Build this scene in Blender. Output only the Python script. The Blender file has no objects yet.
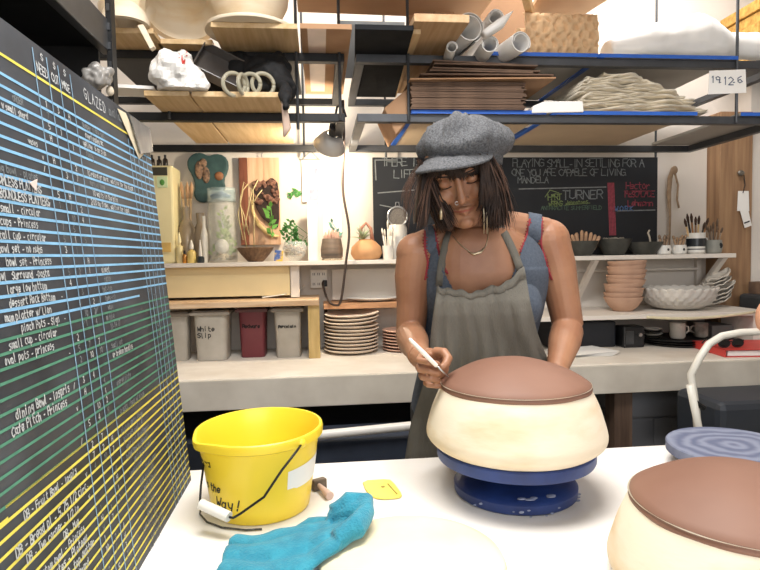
import bpy, math, random
import numpy as np
from math import sin, cos, pi, radians, sqrt, tan, atan2
from mathutils import Vector, Matrix, Euler
from mathutils.bvhtree import BVHTree

S = bpy.context.scene
COL = S.collection
random.seed(11)

# ------------------------------------------------------------------ camera
F_PX = 580.0
CAM = Vector((0, 0, 1.42))
CAMR = (Matrix.Rotation(radians(-5.8), 3, 'Z') @ Matrix.Rotation(pi/2-radians(2.96), 3, 'X')
        @ Matrix.Rotation(radians(-1.0), 3, 'Z'))
cd = bpy.data.cameras.new('camera'); cam = bpy.data.objects.new('camera', cd); COL.objects.link(cam)
cd.sensor_width = 36.0; cd.lens = F_PX*36.0/760.0; cd.clip_start = 0.02; cd.clip_end = 60
cam.matrix_world = Matrix.Translation(CAM) @ CAMR.to_4x4()
S.camera = cam

# ------------------------------------------------------------------ world, lights, exposure
S.view_settings.view_transform = 'Standard'; S.view_settings.look = 'None'
S.view_settings.gamma = 1.0; S.view_settings.use_curve_mapping = False
S.view_settings.exposure = 0.62
w = bpy.data.worlds.new('world'); S.world = w; w.use_nodes = True
w.node_tree.nodes['Background'].inputs[0].default_value = (0.8, 0.85, 0.9, 1)
w.node_tree.nodes['Background'].inputs[1].default_value = 0.25

def area(name, loc, rot, sx, sy, power, col=(1, 1, 1)):
    l = bpy.data.lights.new(name, 'AREA'); l.shape = 'RECTANGLE'; l.size = sx; l.size_y = sy
    l.energy = power; l.color = col
    o = bpy.data.objects.new(name, l); COL.objects.link(o); o.location = loc; o.rotation_euler = rot
    return o
area('fluorescent_light', (0.15, 0.95, 3.1), (0, 0, 0), 1.3, 0.7, 44, (1, 0.98, 0.95))
area('fluorescent_light', (1.5, 2.6, 3.15), (radians(10), 0, 0), 1.6, 0.5, 21, (1, 0.98, 0.96))
area('fluorescent_light', (-0.1, 2.85, 3.15), (0, 0, 0), 1.2, 0.3, 9, (1, 0.97, 0.92))
area('front_fill_light', (0.6, -1.6, 2.2), (radians(72), 0, 0), 2.4, 1.6, 33, (0.95, 0.97, 1))  # soft fill added behind the camera to brighten the front, not a real window

# ------------------------------------------------------------------ helpers
def at(px, py, X=None, Y=None, Z=None):
    """where the line of sight through a point of the photograph meets a plane of the room"""
    d = CAMR @ Vector((px-380.0, 285.0-py, -F_PX))
    if X is not None: t = (X-CAM.x)/d.x
    elif Y is not None: t = (Y-CAM.y)/d.y
    else: t = (Z-CAM.z)/d.z
    return CAM + d*t
def proj(p):
    v = CAMR.transposed() @ (Vector(p)-CAM)
    return 380-v.x/v.z*F_PX, 285+v.y/v.z*F_PX

def lin(h):
    h = h.lstrip('#'); r = [int(h[i:i+2], 16)/255 for i in (0, 2, 4)]
    return [c/12.92 if c <= .04045 else ((c+.055)/1.055)**2.4 for c in r]
MATS = {}
def mat(name, hexc, rough=0.6, var=0.12, scale=8, bump=0.0, bscale=60, metal=0, stretch=None, hex2=None,
        emit=0, trans=0, alpha=1, sheen=0, sss=0, detail=4, spec=None, thresh=None):
    if name in MATS: return MATS[name]
    m = bpy.data.materials.new(name); m.use_nodes = True; MATS[name] = m
    nt = m.node_tree; N = nt.nodes; L = nt.links; b = N['Principled BSDF']
    c = lin(hexc)
    tc = N.new('ShaderNodeTexCoord'); mp = N.new('ShaderNodeMapping'); L.new(tc.outputs['Object'], mp.inputs[0])
    if stretch: mp.inputs['Scale'].default_value = stretch
    n = N.new('ShaderNodeTexNoise'); n.inputs['Scale'].default_value = scale; n.inputs['Detail'].default_value = detail
    L.new(mp.outputs[0], n.inputs['Vector'])
    r = N.new('ShaderNodeValToRGB'); L.new(n.outputs['Fac'], r.inputs[0])
    lo = [max(0, x*(1-var)) for x in c]; hi = [min(1, x*(1+var)) for x in c]
    if hex2: lo = lin(hex2); hi = c
    r.color_ramp.elements[0].position = 0.32; r.color_ramp.elements[1].position = 0.68
    if thresh: r.color_ramp.elements[0].position = thresh[0]; r.color_ramp.elements[1].position = thresh[1]
    r.color_ramp.elements[0].color = lo+[1]; r.color_ramp.elements[1].color = hi+[1]
    L.new(r.outputs[0], b.inputs['Base Color'])
    b.inputs['Roughness'].default_value = rough; b.inputs['Metallic'].default_value = metal
    if spec is not None: b.inputs['Specular IOR Level'].default_value = spec
    if bump:
        n2 = N.new('ShaderNodeTexNoise'); n2.inputs['Scale'].default_value = bscale; n2.inputs['Detail'].default_value = 3
        L.new(mp.outputs[0], n2.inputs['Vector'])
        bp = N.new('ShaderNodeBump'); bp.inputs['Strength'].default_value = bump; bp.inputs['Distance'].default_value = 0.004
        L.new(n2.outputs['Fac'], bp.inputs['Height']); L.new(bp.outputs[0], b.inputs['Normal'])
    if emit:
        b.inputs['Emission Color'].default_value = c+[1]; b.inputs['Emission Strength'].default_value = emit
    if trans: b.inputs['Transmission Weight'].default_value = trans; b.inputs['IOR'].default_value = 1.3
    if alpha < 1: b.inputs['Alpha'].default_value = alpha
    if sheen: b.inputs['Sheen Weight'].default_value = sheen
    if sss:
        b.inputs['Subsurface Weight'].default_value = sss; b.inputs['Subsurface Radius'].default_value = (.02, .008, .004)
        b.inputs['Subsurface Scale'].default_value = 0.4
    return m
def wood(name, hexc, hex2, axis='X', rough=0.6, scale=3.0):
    st = {'X': (1, 14, 14), 'Y': (14, 1, 14), 'Z': (14, 14, 1)}[axis]
    return mat(name, hexc, rough, hex2=hex2, scale=scale, stretch=st, bump=0.15, bscale=12, detail=6)

WHITE_WALL = mat('white_painted_wall', '#ddd5cb', 0.8, 0.04, 3, bump=0.1)
CONCRETE = mat('grey_concrete', '#77736c', 0.8, 0.15, 4)
TABLEW = mat('white_tabletop_laminate', '#efece8', 0.55, 0.03, 5, hex2='#e6e0d8')
BENCHW = mat('worn_white_bench_paint', '#ece6dc', 0.6, 0.05, 5, hex2='#d9d0c3', bump=0.1)
BENCHF = mat('greige_bench_edge', '#cfc8bb', 0.6, 0.06, 6, hex2='#bdb5a8', bump=0.05)
BLACKM = mat('black_steel', '#17181a', 0.45, 0.2, 20, metal=0.3)
GREYM = mat('grey_steel', '#4c4e51', 0.4, 0.2, 15, metal=0.5)
CHROME = mat('bright_steel', '#b9b9b9', 0.3, 0.05, 10, metal=0.9)
PLY = wood('plywood', '#d9bd96', '#bfa07a', 'X')
PLYY = wood('plywood_lengthwise', '#dcc096', '#c4a373', 'Y')
PINE = wood('pine_post', '#a98663', '#87664b', 'Z', scale=2.2)
LUMBER = wood('yellow_lumber', '#d8ac5a', '#a87a34', 'X')
BROWNW = wood('dark_brown_wood', '#6b5647', '#4c3a2f', 'Z')
CARD = mat('cardboard', '#bb9473', 0.85, 0.1, 6, hex2='#a98260')
CARDD = mat('brown_cardboard', '#7b6250', 0.85, 0.12, 10, hex2='#5e4a3d')
PAPER = mat('white_paper', '#f2f0ec', 0.8, 0.03, 4)
PLASTER = mat('cream_plaster', '#ecdfc8', 0.75, 0.06, 5, hex2='#d8bb8c', bump=0.08, detail=7, thresh=(.22, .5), stretch=(1,1,3))
CLAY = mat('wet_brown_clay', '#8a6553', 0.6, 0.08, 4, hex2='#7c5847', bump=0.06, bscale=30)
BLUE = mat('blue_wheel_paint', '#27407e', 0.45, 0.15, 12, hex2='#1b2c5c', bump=0.05)
BLUETAPE = mat('blue_masking_tape', '#2a62c0', 0.6, 0.1, 10)
BLACKB = mat('chalkboard_black', '#4a4f57', 0.55, 0.2, 7, hex2='#262a30', detail=6, thresh=(.35, .75))
CHALKW = mat('white_chalk', '#d9dcdc', 0.9, 0.1, 40)
CHALKF = mat('faint_white_chalk', '#8e9192', 0.9, 0.2, 40)
SKIN = mat('skin', '#a87a5c', 0.48, 0.06, 14, hex2='#95674c', bump=0.05, bscale=120, sss=0.12)
BISQUE = mat('bisque_clay', '#c9a58d', 0.85, 0.06, 10, hex2='#b8937c')
CERAMW = mat('white_glazed_ceramic', '#e2dfd8', 0.35, 0.04, 10)
DARKCER = mat('dark_stone_ceramic', '#4a4a45', 0.6, 0.15, 20, hex2='#383833')
BLACKP = mat('black_plastic', '#1c1d20', 0.45, 0.15, 10)

class M:
    def __init__(s): s.v = []; s.f = []
    def add(s, vs, fs):
        b = len(s.v); s.v += [Vector(x) for x in vs]; s.f += [tuple(i+b for i in f) for f in fs]; return s
    def box(s, x0, y0, z0, x1, y1, z1):
        if x1 < x0: x0, x1 = x1, x0
        if y1 < y0: y0, y1 = y1, y0
        if z1 < z0: z0, z1 = z1, z0
        return s.add([(x0,y0,z0),(x1,y0,z0),(x1,y1,z0),(x0,y1,z0),(x0,y0,z1),(x1,y0,z1),(x1,y1,z1),(x0,y1,z1)],
                     [(0,3,2,1),(4,5,6,7),(0,1,5,4),(1,2,6,5),(2,3,7,6),(3,0,4,7)])
    def obox(s, c, size, rot=(0,0,0)):
        R = Euler(rot).to_matrix(); c = Vector(c); h = Vector(size)/2
        vs = [c + R @ Vector((sx*h.x, sy*h.y, sz*h.z)) for sz in (-1,1) for sx, sy in ((-1,-1),(1,-1),(1,1),(-1,1))]
        return s.add(vs, [(0,3,2,1),(4,5,6,7),(0,1,5,4),(1,2,6,5),(2,3,7,6),(3,0,4,7)])
    def prism(s, pts, vec):
        n = len(pts); vec = Vector(vec); a = [Vector(p) for p in pts]
        nr = Vector((0,0,0))
        for i in range(n): nr += a[i].cross(a[(i+1) % n])
        if nr.dot(vec) < 0: a.reverse()
        return s.add(a+[p+vec for p in a], [tuple(range(n-1,-1,-1)), tuple(range(n,2*n))] +
                     [(i, (i+1) % n, n+(i+1) % n, n+i) for i in range(n)])
    def lathe(s, cx, cy, prof, n=48, fn=None, caps=True):
        vs = []; fs = []; k = len(prof)
        for r, z in prof:
            for i in range(n):
                a = 2*pi*i/n; rr, zz = (r, z) if fn is None else fn(r, z, a)
                vs.append((cx+rr*cos(a), cy+rr*sin(a), zz))
        for j in range(k-1):
            for i in range(n):
                i2 = (i+1) % n; fs.append((j*n+i, j*n+i2, (j+1)*n+i2, (j+1)*n+i))
        if caps: fs.append(tuple(range(n-1,-1,-1))); fs.append(tuple((k-1)*n+i for i in range(n)))
        return s.add(vs, fs)
    def tube(s, pts, r, n=10, sq=(1,1), ref=None, caps=True):
        pts = [Vector(p) for p in pts]; k = len(pts)
        rs = r if isinstance(r, (list, tuple)) else [r]*k
        vs = []; fs = []; prev = None
        for i, p in enumerate(pts):
            t = (pts[min(i+1,k-1)]-pts[max(i-1,0)])
            if t.length < 1e-9: t = Vector((0,0,1))
            t.normalize()
            if prev is None:
                u = Vector(ref) if ref else (Vector((0,0,1)) if abs(t.z) < .9 else Vector((0,1,0)))
            else: u = prev
            u = (u - t*u.dot(t))
            if u.length < 1e-6: u = t.orthogonal()
            u.normalize(); prev = u; w_ = t.cross(u)
            for j in range(n):
                a = 2*pi*j/n; vs.append(p + w_*(cos(a)*rs[i]*sq[0]) + u*(sin(a)*rs[i]*sq[1]))
        for i in range(k-1):
            for j in range(n):
                j2 = (j+1) % n; fs.append((i*n+j, i*n+j2, (i+1)*n+j2, (i+1)*n+j))
        if caps: fs.append(tuple(range(n-1,-1,-1))); fs.append(tuple((k-1)*n+j for j in range(n)))
        return s.add(vs, fs)
    def ball(s, c, r, n=16, m=10, rot=None):
        rx, ry, rz = r if isinstance(r, (list, tuple)) else (r, r, r); c = Vector(c)
        vs = []; fs = []
        for j in range(1, m):
            ph = pi*j/m
            for i in range(n):
                a = 2*pi*i/n; q = Vector((rx*sin(ph)*cos(a), ry*sin(ph)*sin(a), -rz*cos(ph)))
                if rot is not None: q = rot @ q
                vs.append(c+q)
        q0 = Vector((0,0,-rz)); q1 = Vector((0,0,rz))
        if rot is not None: q0 = rot @ q0; q1 = rot @ q1
        vs += [c+q0, c+q1]; b, t = len(vs)-2, len(vs)-1
        for j in range(m-2):
            for i in range(n):
                i2 = (i+1) % n; fs.append((j*n+i, j*n+i2, (j+1)*n+i2, (j+1)*n+i))
        for i in range(n):
            i2 = (i+1) % n; fs.append((b, i2, i)); fs.append((t, (m-2)*n+i, (m-2)*n+i2))
        return s.add(vs, fs)
    def loft(s, rings, n=32):
        """rings: list of lists of points, all the same count"""
        n = len(rings[0]); vs = [p for r in rings for p in r]; fs = []
        for j in range(len(rings)-1):
            for i in range(n):
                i2 = (i+1) % n; fs.append((j*n+i, j*n+i2, (j+1)*n+i2, (j+1)*n+i))
        fs.append(tuple(range(n-1,-1,-1))); fs.append(tuple((len(rings)-1)*n+i for i in range(n)))
        return s.add(vs, fs)
    def grid(s, P, nu, nv):
        vs = [P(i/nu, j/nv) for j in range(nv+1) for i in range(nu+1)]
        return s.add(vs, [(j*(nu+1)+i, j*(nu+1)+i+1, (j+1)*(nu+1)+i+1, (j+1)*(nu+1)+i) for j in range(nv) for i in range(nu)])

def obj(name, m, material, parent=None, smooth=False, bevel=0, solid=0, subsurf=0):
    me = bpy.data.meshes.new(name)
    off = parent_world(parent) if parent is not None else Vector((0,0,0))
    if parent is None and m.v:      # origin at the base of the thing
        xs = [v.x for v in m.v]; ys = [v.y for v in m.v]; zs = [v.z for v in m.v]
        off = Vector(((min(xs)+max(xs))/2, (min(ys)+max(ys))/2, min(zs)))
    me.from_pydata([tuple(v-off) for v in m.v], [], m.f); me.update()
    o = bpy.data.objects.new(name, me); COL.objects.link(o)
    if parent is None: o.location = off
    else: o.parent = parent
    for mm in (material if isinstance(material, list) else [material]): me.materials.append(mm)
    if smooth:
        me.polygons.foreach_set('use_smooth', [True]*len(me.polygons))
        if smooth == 'auto': 
            me.set_sharp_from_angle(angle=radians(40))
    if solid:
        q = o.modifiers.new('solid', 'SOLIDIFY'); q.thickness = solid; q.offset = 0
    if subsurf:
        q = o.modifiers.new('sub', 'SUBSURF'); q.levels = subsurf; q.render_levels = subsurf
    if bevel:
        q = o.modifiers.new('bevel', 'BEVEL'); q.width = bevel; q.segments = 2; q.limit_method = 'ANGLE'
    return o
def parent_world(p):
    v = Vector((0,0,0))
    while p is not None: v += p.location; p = p.parent
    return v
def tag(o, label=None, cat=None, group=None, kind=None):
    if label: o['label'] = label
    if cat: o['category'] = cat
    if group: o['group'] = group
    if kind: o['kind'] = kind
    return o
def thing(name, label, cat, loc, group=None):
    o = bpy.data.objects.new(name, None); COL.objects.link(o); o.location = loc; o.empty_display_size = .05
    return tag(o, label, cat, group)
def struct(name, m, material, **k):
    o = obj(name, m, material, **k); o['kind'] = 'structure'; return o
def dup(root, loc, rot=None, label=None):
    r = root.copy(); COL.objects.link(r); r.location = loc
    if rot is not None: r.rotation_euler = rot
    if label: r['label'] = label
    for ch in list(root.children):
        c = ch.copy(); COL.objects.link(c); c.parent = r
        for g in ch.children:
            d = g.copy(); COL.objects.link(d); d.parent = c
    return r
def bake(m, voxel=0.004, smooth=2, fac=0.5):
    """union of overlapping closed shapes as one continuous surface"""
    me = bpy.data.meshes.new('tmp'); me.from_pydata([tuple(v) for v in m.v], [], m.f); me.update()
    o = bpy.data.objects.new('tmp', me); COL.objects.link(o)
    q = o.modifiers.new('r', 'REMESH'); q.mode = 'VOXEL'; q.voxel_size = voxel
    if smooth:
        q = o.modifiers.new('s', 'SMOOTH'); q.factor = fac; q.iterations = smooth
    dg = bpy.context.evaluated_depsgraph_get(); dg.update()
    e = o.evaluated_get(dg); em = e.to_mesh()
    r = M(); r.v = [v.co.copy() for v in em.vertices]; r.f = [tuple(p.vertices) for p in em.polygons]
    no = [v.normal.copy() for v in em.vertices]
    e.to_mesh_clear(); bpy.data.objects.remove(o); bpy.data.meshes.remove(me)
    return r, no
from mathutils import noise as MN
def crumple(m, no, amp, sc, seed=0, ridged=False):
    for i, v in enumerate(m.v):
        q = (v+Vector((seed, seed*2, 0)))*sc
        n = MN.noise(q) + .5*MN.noise(q*2.1)
        if ridged: n = .5-abs(n)*1.6
        v += no[i]*n*amp
    return m

# ---- handwriting: a small single-stroke alphabet (x 0-4, y 0-8, baseline 2)
FONT = {k: v for k, v in (l.split(' ', 1) for l in '''A 02 28 42|15 35
B 02 08 38 46 05 44 32 02
C 47 28 06 04 22 43
D 02 08 28 46 44 22 02
E 42 02 08 48|05 35
F 02 08 48|05 35
G 47 28 06 04 22 43 45 25
H 02 08|42 48|05 45
I 22 28
J 38 33 12 04
K 02 08|48 05 42
L 08 02 42
M 02 08 25 48 42
N 02 08 42 48
O 22 04 06 28 46 44 22
P 02 08 38 46 35 05
Q 22 04 06 28 46 44 22|33 42
R 02 08 38 46 35 05|25 42
S 47 28 06 25 44 22 03
T 08 48|28 22
U 08 03 22 43 48
V 08 22 48
W 08 12 26 32 48
X 02 48|08 42
Y 08 25 48|25 22
Z 08 48 02 42
0 22 04 06 28 46 44 22
1 17 28 22
2 07 28 46 02 42
3 08 38 25 44 22 03
4 32 38 04 44
5 48 08 05 35 43 22 02
6 38 06 03 22 43 25 04
7 08 48 12
8 25 07 28 47 25 03 22 43 25
9 45 15 07 28 47 32
a 35 16 04 12 33|36 32 42
b 08 02 32 44 36 05
c 36 16 04 12 32
d 38 32 12 04 16 35
e 04 34 36 16 04 12 33
f 37 28 12|06 36
g 35 16 04 13 34|36 30 10
h 08 02|05 26 35 32
i 16 12|18 17
j 26 20 10|28 27
k 08 02|36 04 32
l 18 12 22
m 02 06|05 16 25 22|25 36 45 42
n 02 06|05 26 35 32
o 12 04 16 26 34 22 12
p 00 06 26 35 33 12 03
q 30 36 16 04 12 33
r 02 06|04 26 35
s 36 16 05 34 22 02
t 18 13 22 32|06 36
u 06 03 12 33|36 32
v 06 22 46
w 06 12 25 32 46
x 06 32|36 02
y 06 13 33|36 30 10
z 06 36 02 32
- 14 34
. 12 13
, 22 11
! 28 24|22 23
/ 02 48
' 28 27
+ 24 44|33 35
~ 04 15 34 45
v/ 05 22 48'''.split('\n'))}
def strokes(s, x, y, h, jit=0.12, adv=4.9):
    """polylines of a handwritten word: lower left corner x, y, capital height h"""
    k = h/6.0; out = []
    for ch in s:
        if ch in FONT:
            dy = random.uniform(-jit, jit)*2
            for pl in FONT[ch].split('|'):
                out.append([(x+(int(p[0])+random.uniform(-jit, jit))*k, y+(int(p[1])-2+dy+random.uniform(-jit, jit))*k) for p in pl.split()])
        x += k*(adv if ch != ' ' else 3.4)
    return out
def ribbons(m, lines, P, wd, ns=1):
    """lay chalk / marker strokes on a surface; P(u, v) gives the place"""
    for pl in lines:
        for (a, b) in zip(pl, pl[1:]):
            for q in range(ns):
                x0 = a[0]+(b[0]-a[0])*q/ns; y0 = a[1]+(b[1]-a[1])*q/ns
                x1 = a[0]+(b[0]-a[0])*(q+1)/ns; y1 = a[1]+(b[1]-a[1])*(q+1)/ns
                dx, dy = x1-x0, y1-y0; l = math.hypot(dx, dy) or 1; nx, ny = -dy/l*wd/2, dx/l*wd/2
                ex, ey = dx/l*wd*.3, dy/l*wd*.3
                m.add([P(x0-ex+nx, y0-ey+ny), P(x0-ex-nx, y0-ey-ny), P(x1+ex-nx, y1+ey-ny), P(x1+ex+nx, y1+ey+ny)], [(0,1,2,3)])
    return m

# ------------------------------------------------------------------ the room
WY = 3.32
struct('floor', M().box(-1.6,-2.5,-.05,4.2,WY+.1,0), CONCRETE)
struct('ceiling', M().box(-1.6,-2.5,3.3,4.2,WY+.1,3.4), WHITE_WALL)
struct('wall_back', M().box(-1.6,WY,0,4.2,WY+.1,3.3), WHITE_WALL)
struct('wall_left', M().box(-1.7,-2.5,0,-1.6,WY+.1,3.3), WHITE_WALL)
struct('wall_right', M().box(4.2,-2.5,0,4.3,WY+.1,3.3), WHITE_WALL)
struct('wall_front', M().box(-1.6,-2.6,0,4.2,-2.5,3.3), WHITE_WALL)
# timber post built into the back wall
struct('trim_1', M().box(2.335,3.2,0,2.54,WY,2.22), PINE, bevel=.004)
struct('trim_2', M().box(2.541,3.22,0,2.62,WY,2.6), WHITE_WALL)
# ------------------------------------------------------------------ work table
TZ = .93
t = thing('work_table', 'large white topped work table in the foreground', 'table', (.45,.7,0))
obj('tabletop', M().box(-.42,-.1,TZ-.05,1.9,1.36,TZ), TABLEW, t, bevel=.004)
for x in (-.36,1.8):
    for y in (0,1.26): obj('leg', M().box(x-.04,y-.04,0,x+.04,y+.04,TZ-.05), PINE, t)

# ------------------------------------------------------------------ workbench at the wall
BZ = .9
t = thing('workbench', 'long white painted workbench along the back wall with thick greige edge', 'workbench', (.9,2.9,0))
obj('worktop', M().box(-1.5,2.53,BZ-.03,3.6,WY-.004,BZ), BENCHW, t, bevel=.003)
obj('apron_board', M().box(-1.5,2.515,BZ-.135,3.6,2.56,BZ-.004), BENCHF, t, bevel=.003)
for x in (-1.2,.53,1.36,2.35,3.3):
    obj('leg', M().box(x,2.57,0,x+.088,2.66,BZ-.03), BROWNW, t)
    obj('leg', M().box(x,3.2,0,x+.088,3.29,BZ-.03), BROWNW, t)

# ------------------------------------------------------------------ wall shelf (upper), left run and right run
SZ = 1.395
LW = mat('cream_gloss_panel', '#ecd9a8', 0.5, 0.05, 4)
t = thing('wall_shelf', 'long white shelf under the clamp lamp holding plants and bottles', 'shelf', (0,3.2,SZ-.02))
obj('shelf_board', M().box(-1.3,3.06,SZ-.022,.9,WY,SZ), WHITE_WALL, t, bevel=.002)
o = obj('back_panel', M().box(-1.3,3.12,1.215,-.165,3.14,SZ-.024), LW, t); o['label'] = 'yellow cream panel under the shelf'
obj('stile', M().box(-.16,3.1,1.205,-.115,3.15,SZ-.024), WHITE_WALL, t)
obj('backing_board', M().box(.06,3.285,1.17,.9,3.31,1.345), WHITE_WALL, t, bevel=.003)
t = thing('wall_shelf', 'white bracketed wall shelf on the right holding dark bowls and brush pots', 'shelf', (1.7,3.2,SZ-.02))
obj('shelf_board', M().box(.92,3.05,SZ-.024,2.33,WY,SZ), WHITE_WALL, t, bevel=.002)
for x in (1.50,2.26):
    m = M().prism([(x,3.06,SZ-.026),(x,3.10,SZ-.026),(x,3.31,1.17),(x,3.31,1.12)], (.028,0,0))
    m.box(x,3.29,1.1,x+.028,3.315,SZ-.026)
    obj('bracket', m, WHITE_WALL, t)
obj('rail', M().tube([(.95,3.27,1.305),(2.25,3.27,1.305)], .008), WHITE_WALL, t)

# chalkboard on wall
t = thing('wall_chalkboard', 'wide black chalkboard with a handwritten quotation behind the woman', 'chalkboard', (1.15,3.3,1.4))
BLK2 = mat('wall_chalkboard_black', '#14171d', 0.6, 0.25, 3, hex2='#1d2128', detail=6)
obj('panel', M().box(.305,3.3,SZ+.005,2.01,3.318,1.972), BLK2, t)
def WB(u, v): return Vector((u, 3.2992, v))
def wbp(px, py): q = at(px, py, Y=3.2992); return q.x, q.z
PINKC = mat('red_chalk', '#a04855', .9, .2, 60); GREENC = mat('green_chalk', '#8a9c64', .9, .2, 60); BLUEC = mat('blue_chalk', '#5f7fb0', .9, .2, 60)
LETW = mat('thin_white_chalk', '#83898b', .9, .3, 50)
m = M()
def wtxt(m, s, px, py, hpx, wd=.0045, adv=4.9, pxw=None):
    x, z = wbp(px, py); h = hpx*.0057
    if pxw: adv = (pxw*.0057/len(s))/(h/6)
    L = strokes(s, 0, 0, h, .18, adv)
    L = [[(x+a, z+b) for a, b in pl] for pl in L]
    ribbons(m, L, WB, wd)
wtxt(m, 'THERE IS', 382, 166, 8, pxw=40); wtxt(m, 'LIFE', 394, 178, 8, pxw=21)
wtxt(m, 'PLAYING SMALL-IN SETTLING FOR A', 513, 167, 8, pxw=140)
wtxt(m, 'ONE YOU ARE CAPABLE OF LIVING.', 512, 176, 7, pxw=126); wtxt(m, 'MANDELA', 518, 183, 6, pxw=33)
wtxt(m, 'TURNER', 563, 199, 9, .006, pxw=44)
obj('lettering', m, LETW, t)
m = M()
ribbons(m, [[wbp(378,193), wbp(414,190)], [wbp(376,180), wbp(375,160), wbp(396,160)], [wbp(519,189), wbp(606,187)], [wbp(613,211), wbp(655,210)],
            [wbp(380,205), wbp(400,209)]], WB, .006)
obj('chalk_line', m, CHALKF, t)
m = M()
for dx in (-3,-1.6,-.2,1.2,2.6): ribbons(m, [[wbp(611+dx,183), wbp(613+dx,235)]], WB, .007)
wtxt(m, 'Hector', 626, 189, 7, .005, pxw=27); wtxt(m, 'MESCALADE', 625, 197, 6, .005, pxw=32); wtxt(m, 'Lehmann', 628, 206, 6, .005, pxw=28)
ribbons(m, [[wbp(624,191), wbp(651,191)]], WB, .004)
obj('red_lettering', m, PINKC, t)
m = M(); wtxt(m, 'HART', 548, 200, 6, .005, pxw=14); wtxt(m, 'wRENS', 549, 206, 5, .005, pxw=14); wtxt(m, 'JohnstonS', 566, 204, 3.5, .004, pxw=24)
ribbons(m, [[wbp(545,197), wbp(550,190), wbp(559,193)], [wbp(565,205), wbp(590,203)]], WB, .004)
obj('green_lettering', m, GREENC, t)
m = M(); wtxt(m, 'WORK', 615, 211, 5, .005, pxw=22); obj('blue_lettering', m, BLUEC, t)
m = M(); wtxt(m, 'ANTHRACITE SUMMERFIELD', 541, 210, 4, .0035, pxw=66); obj('dim_lettering', m, mat('dim_green_chalk', '#5d7462', .9, .2, 40), t)

# ------------------------------------------------------------------ low shelf on the bench, left (over the tubs)
t = thing('low_shelf', 'low wooden shelf over the row of tubs, whitish top', 'shelf', (-.6,3.1,BZ))
obj('board', M().box(-1.3,2.93,1.172,-.012,WY,1.2), wood('pale_board','#dcc4a4','#b9926a','X'), t, bevel=.002)
obj('post', M().box(-.07,2.95,BZ,-.012,3.2,1.17), wood('yellow_block','#cdb27a','#ab8d50','Z'), t, bevel=.002)
t = thing('low_shelf', 'narrow tan wooden ledge behind the stacked plates', 'shelf', (.4,3.2,1.12))
obj('board', M().box(.01,3.1,1.135,.85,WY,1.165), wood('tan_ledge','#c99a72','#a97a55','X'), t, bevel=.002)
for x in (.012,.8): obj('support', M().box(x,3.29,BZ,x+.02,WY,1.135), BROWNW, t)

# tubs
def tub(x0, x1, y0, z1, col, lid, label, word=None, hexw='#2b2b2b', side=.11):
    c = Vector(((x0+x1)/2, y0+side/2, BZ)); t = thing('storage_tub', label, 'tub', c, 'tubs under the low shelf')
    w2 = (x1-x0)/2; d2 = side/2; m = M(); rings = []
    for z, k in ((BZ,.86),(BZ+.004,.9),(z1-.02,1.0)):
        r = []
        for i in range(32):
            a = 2*pi*i/32; e = .35
            r.append((c.x+w2*k*math.copysign(abs(cos(a))**e, cos(a)), c.y+d2*k*math.copysign(abs(sin(a))**e, sin(a)), z))
        rings.append(r)
    obj('body', m.loft(rings), col, t, smooth='auto')
    m = M().box(x0-.012,y0-.012,z1-.022,x1+.012,y0+side+.008,z1-.006); m.box(x0-.002,y0-.002,z1-.006,x1+.002,y0+side,z1)
    obj('lid', m, lid, t, bevel=.004)
    if word:
        m = M(); hh = .026
        for li, wd in enumerate(word.split('\n')):
            hh = min(.024, (x1-x0-.045)/len(wd)*6/4.6); L = strokes(wd, x0+.022, BZ+(z1-BZ)*.60-li*.034, hh, .25, 4.4)
            ribbons(m, L, lambda u, v: Vector((u, y0+.0005+ .10*0 + (1-((v-BZ)/(z1-.02-BZ)))*d2*.1*0 + side*0 - .0+ d2*(1-(.9+.1*(v-BZ)/(z1-.02-BZ)))-.002, v)), .004)
        obj('marker_label', m, mat('ink_'+hexw[1:], hexw, .8), t)
TG = mat('translucent_grey_tub', '#b4ada2', .5, .06, 8, hex2='#a19a8e'); TR = mat('maroon_tub', '#6d2f35', .5, .1, 8); TL = mat('grey_tub_lid', '#8e8579', .5, .1, 8)
tub(-.83,-.675,3.0,1.15,TG,TL,'grey storage tub half hidden behind the tall ruled board')
tub(-.645,-.475,2.97,1.155,TG,TL,'grey storage tub with two words in marker, next to the maroon one','White\nSlip', side=.2)
tub(-.43,-.29,3.03,1.16,TR,mat('maroon_lid','#5a3836',.5),'maroon storage tub between two grey ones','Redware','#1c1010', side=.16)
tub(-.245,-.105,2.99,1.16,TG,TL,'grey storage tub nearest the wooden block, one word in marker','Porcelain', side=.16)

# plates
def plate_profile(r, h, z0=0, th=.005):
    return [(r*.5,z0),(r*.56,z0),(r*.6,z0+.004),(r*.85,z0+h*.45),(r,z0+h),(r-.004,z0+h+.003),(r*.8,z0+h*.45+th+.002),(r*.5,z0+th+.003),(.001,z0+th+.003)]
PL1 = mat('bisque_plate_rose', '#c9a490', .8, .06, 8); PL2 = mat('pale_bisque_plate', '#e2d2c0', .8, .05, 8)
base = None
for k in range(11):
    z = BZ + k*.0185 + (0.006 if k > 7 else 0); y = 3.11+random.uniform(-.003,.003); x = .157+random.uniform(-.004,.004)
    names = ['bottom plate','second plate from the bottom','third plate from the bottom','fourth plate from the bottom','fifth plate from the bottom','middle plate, sixth up','seventh plate up','eighth plate up','third plate from the top','second plate from the top','topmost plate']
    lab = names[k]+' of the round stack beside the wooden block'
    if base is None:
        base = obj('plate', M().lathe(x, y, plate_profile(.146,.022,BZ), 56), PL2, smooth='auto'); tag(base, lab, 'plate', 'plates in the front stack')
    else:
        o = base.copy(); COL.objects.link(o); o.location = (x,y,z); o['label'] = lab
        if k > 7: o.rotation_euler = (radians(2.2), radians(-2.0), 0)
b2 = None
ln = ['bottom','second from the bottom','third from the bottom','fourth, in the middle','third from the top','second from the top','topmost']
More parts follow.
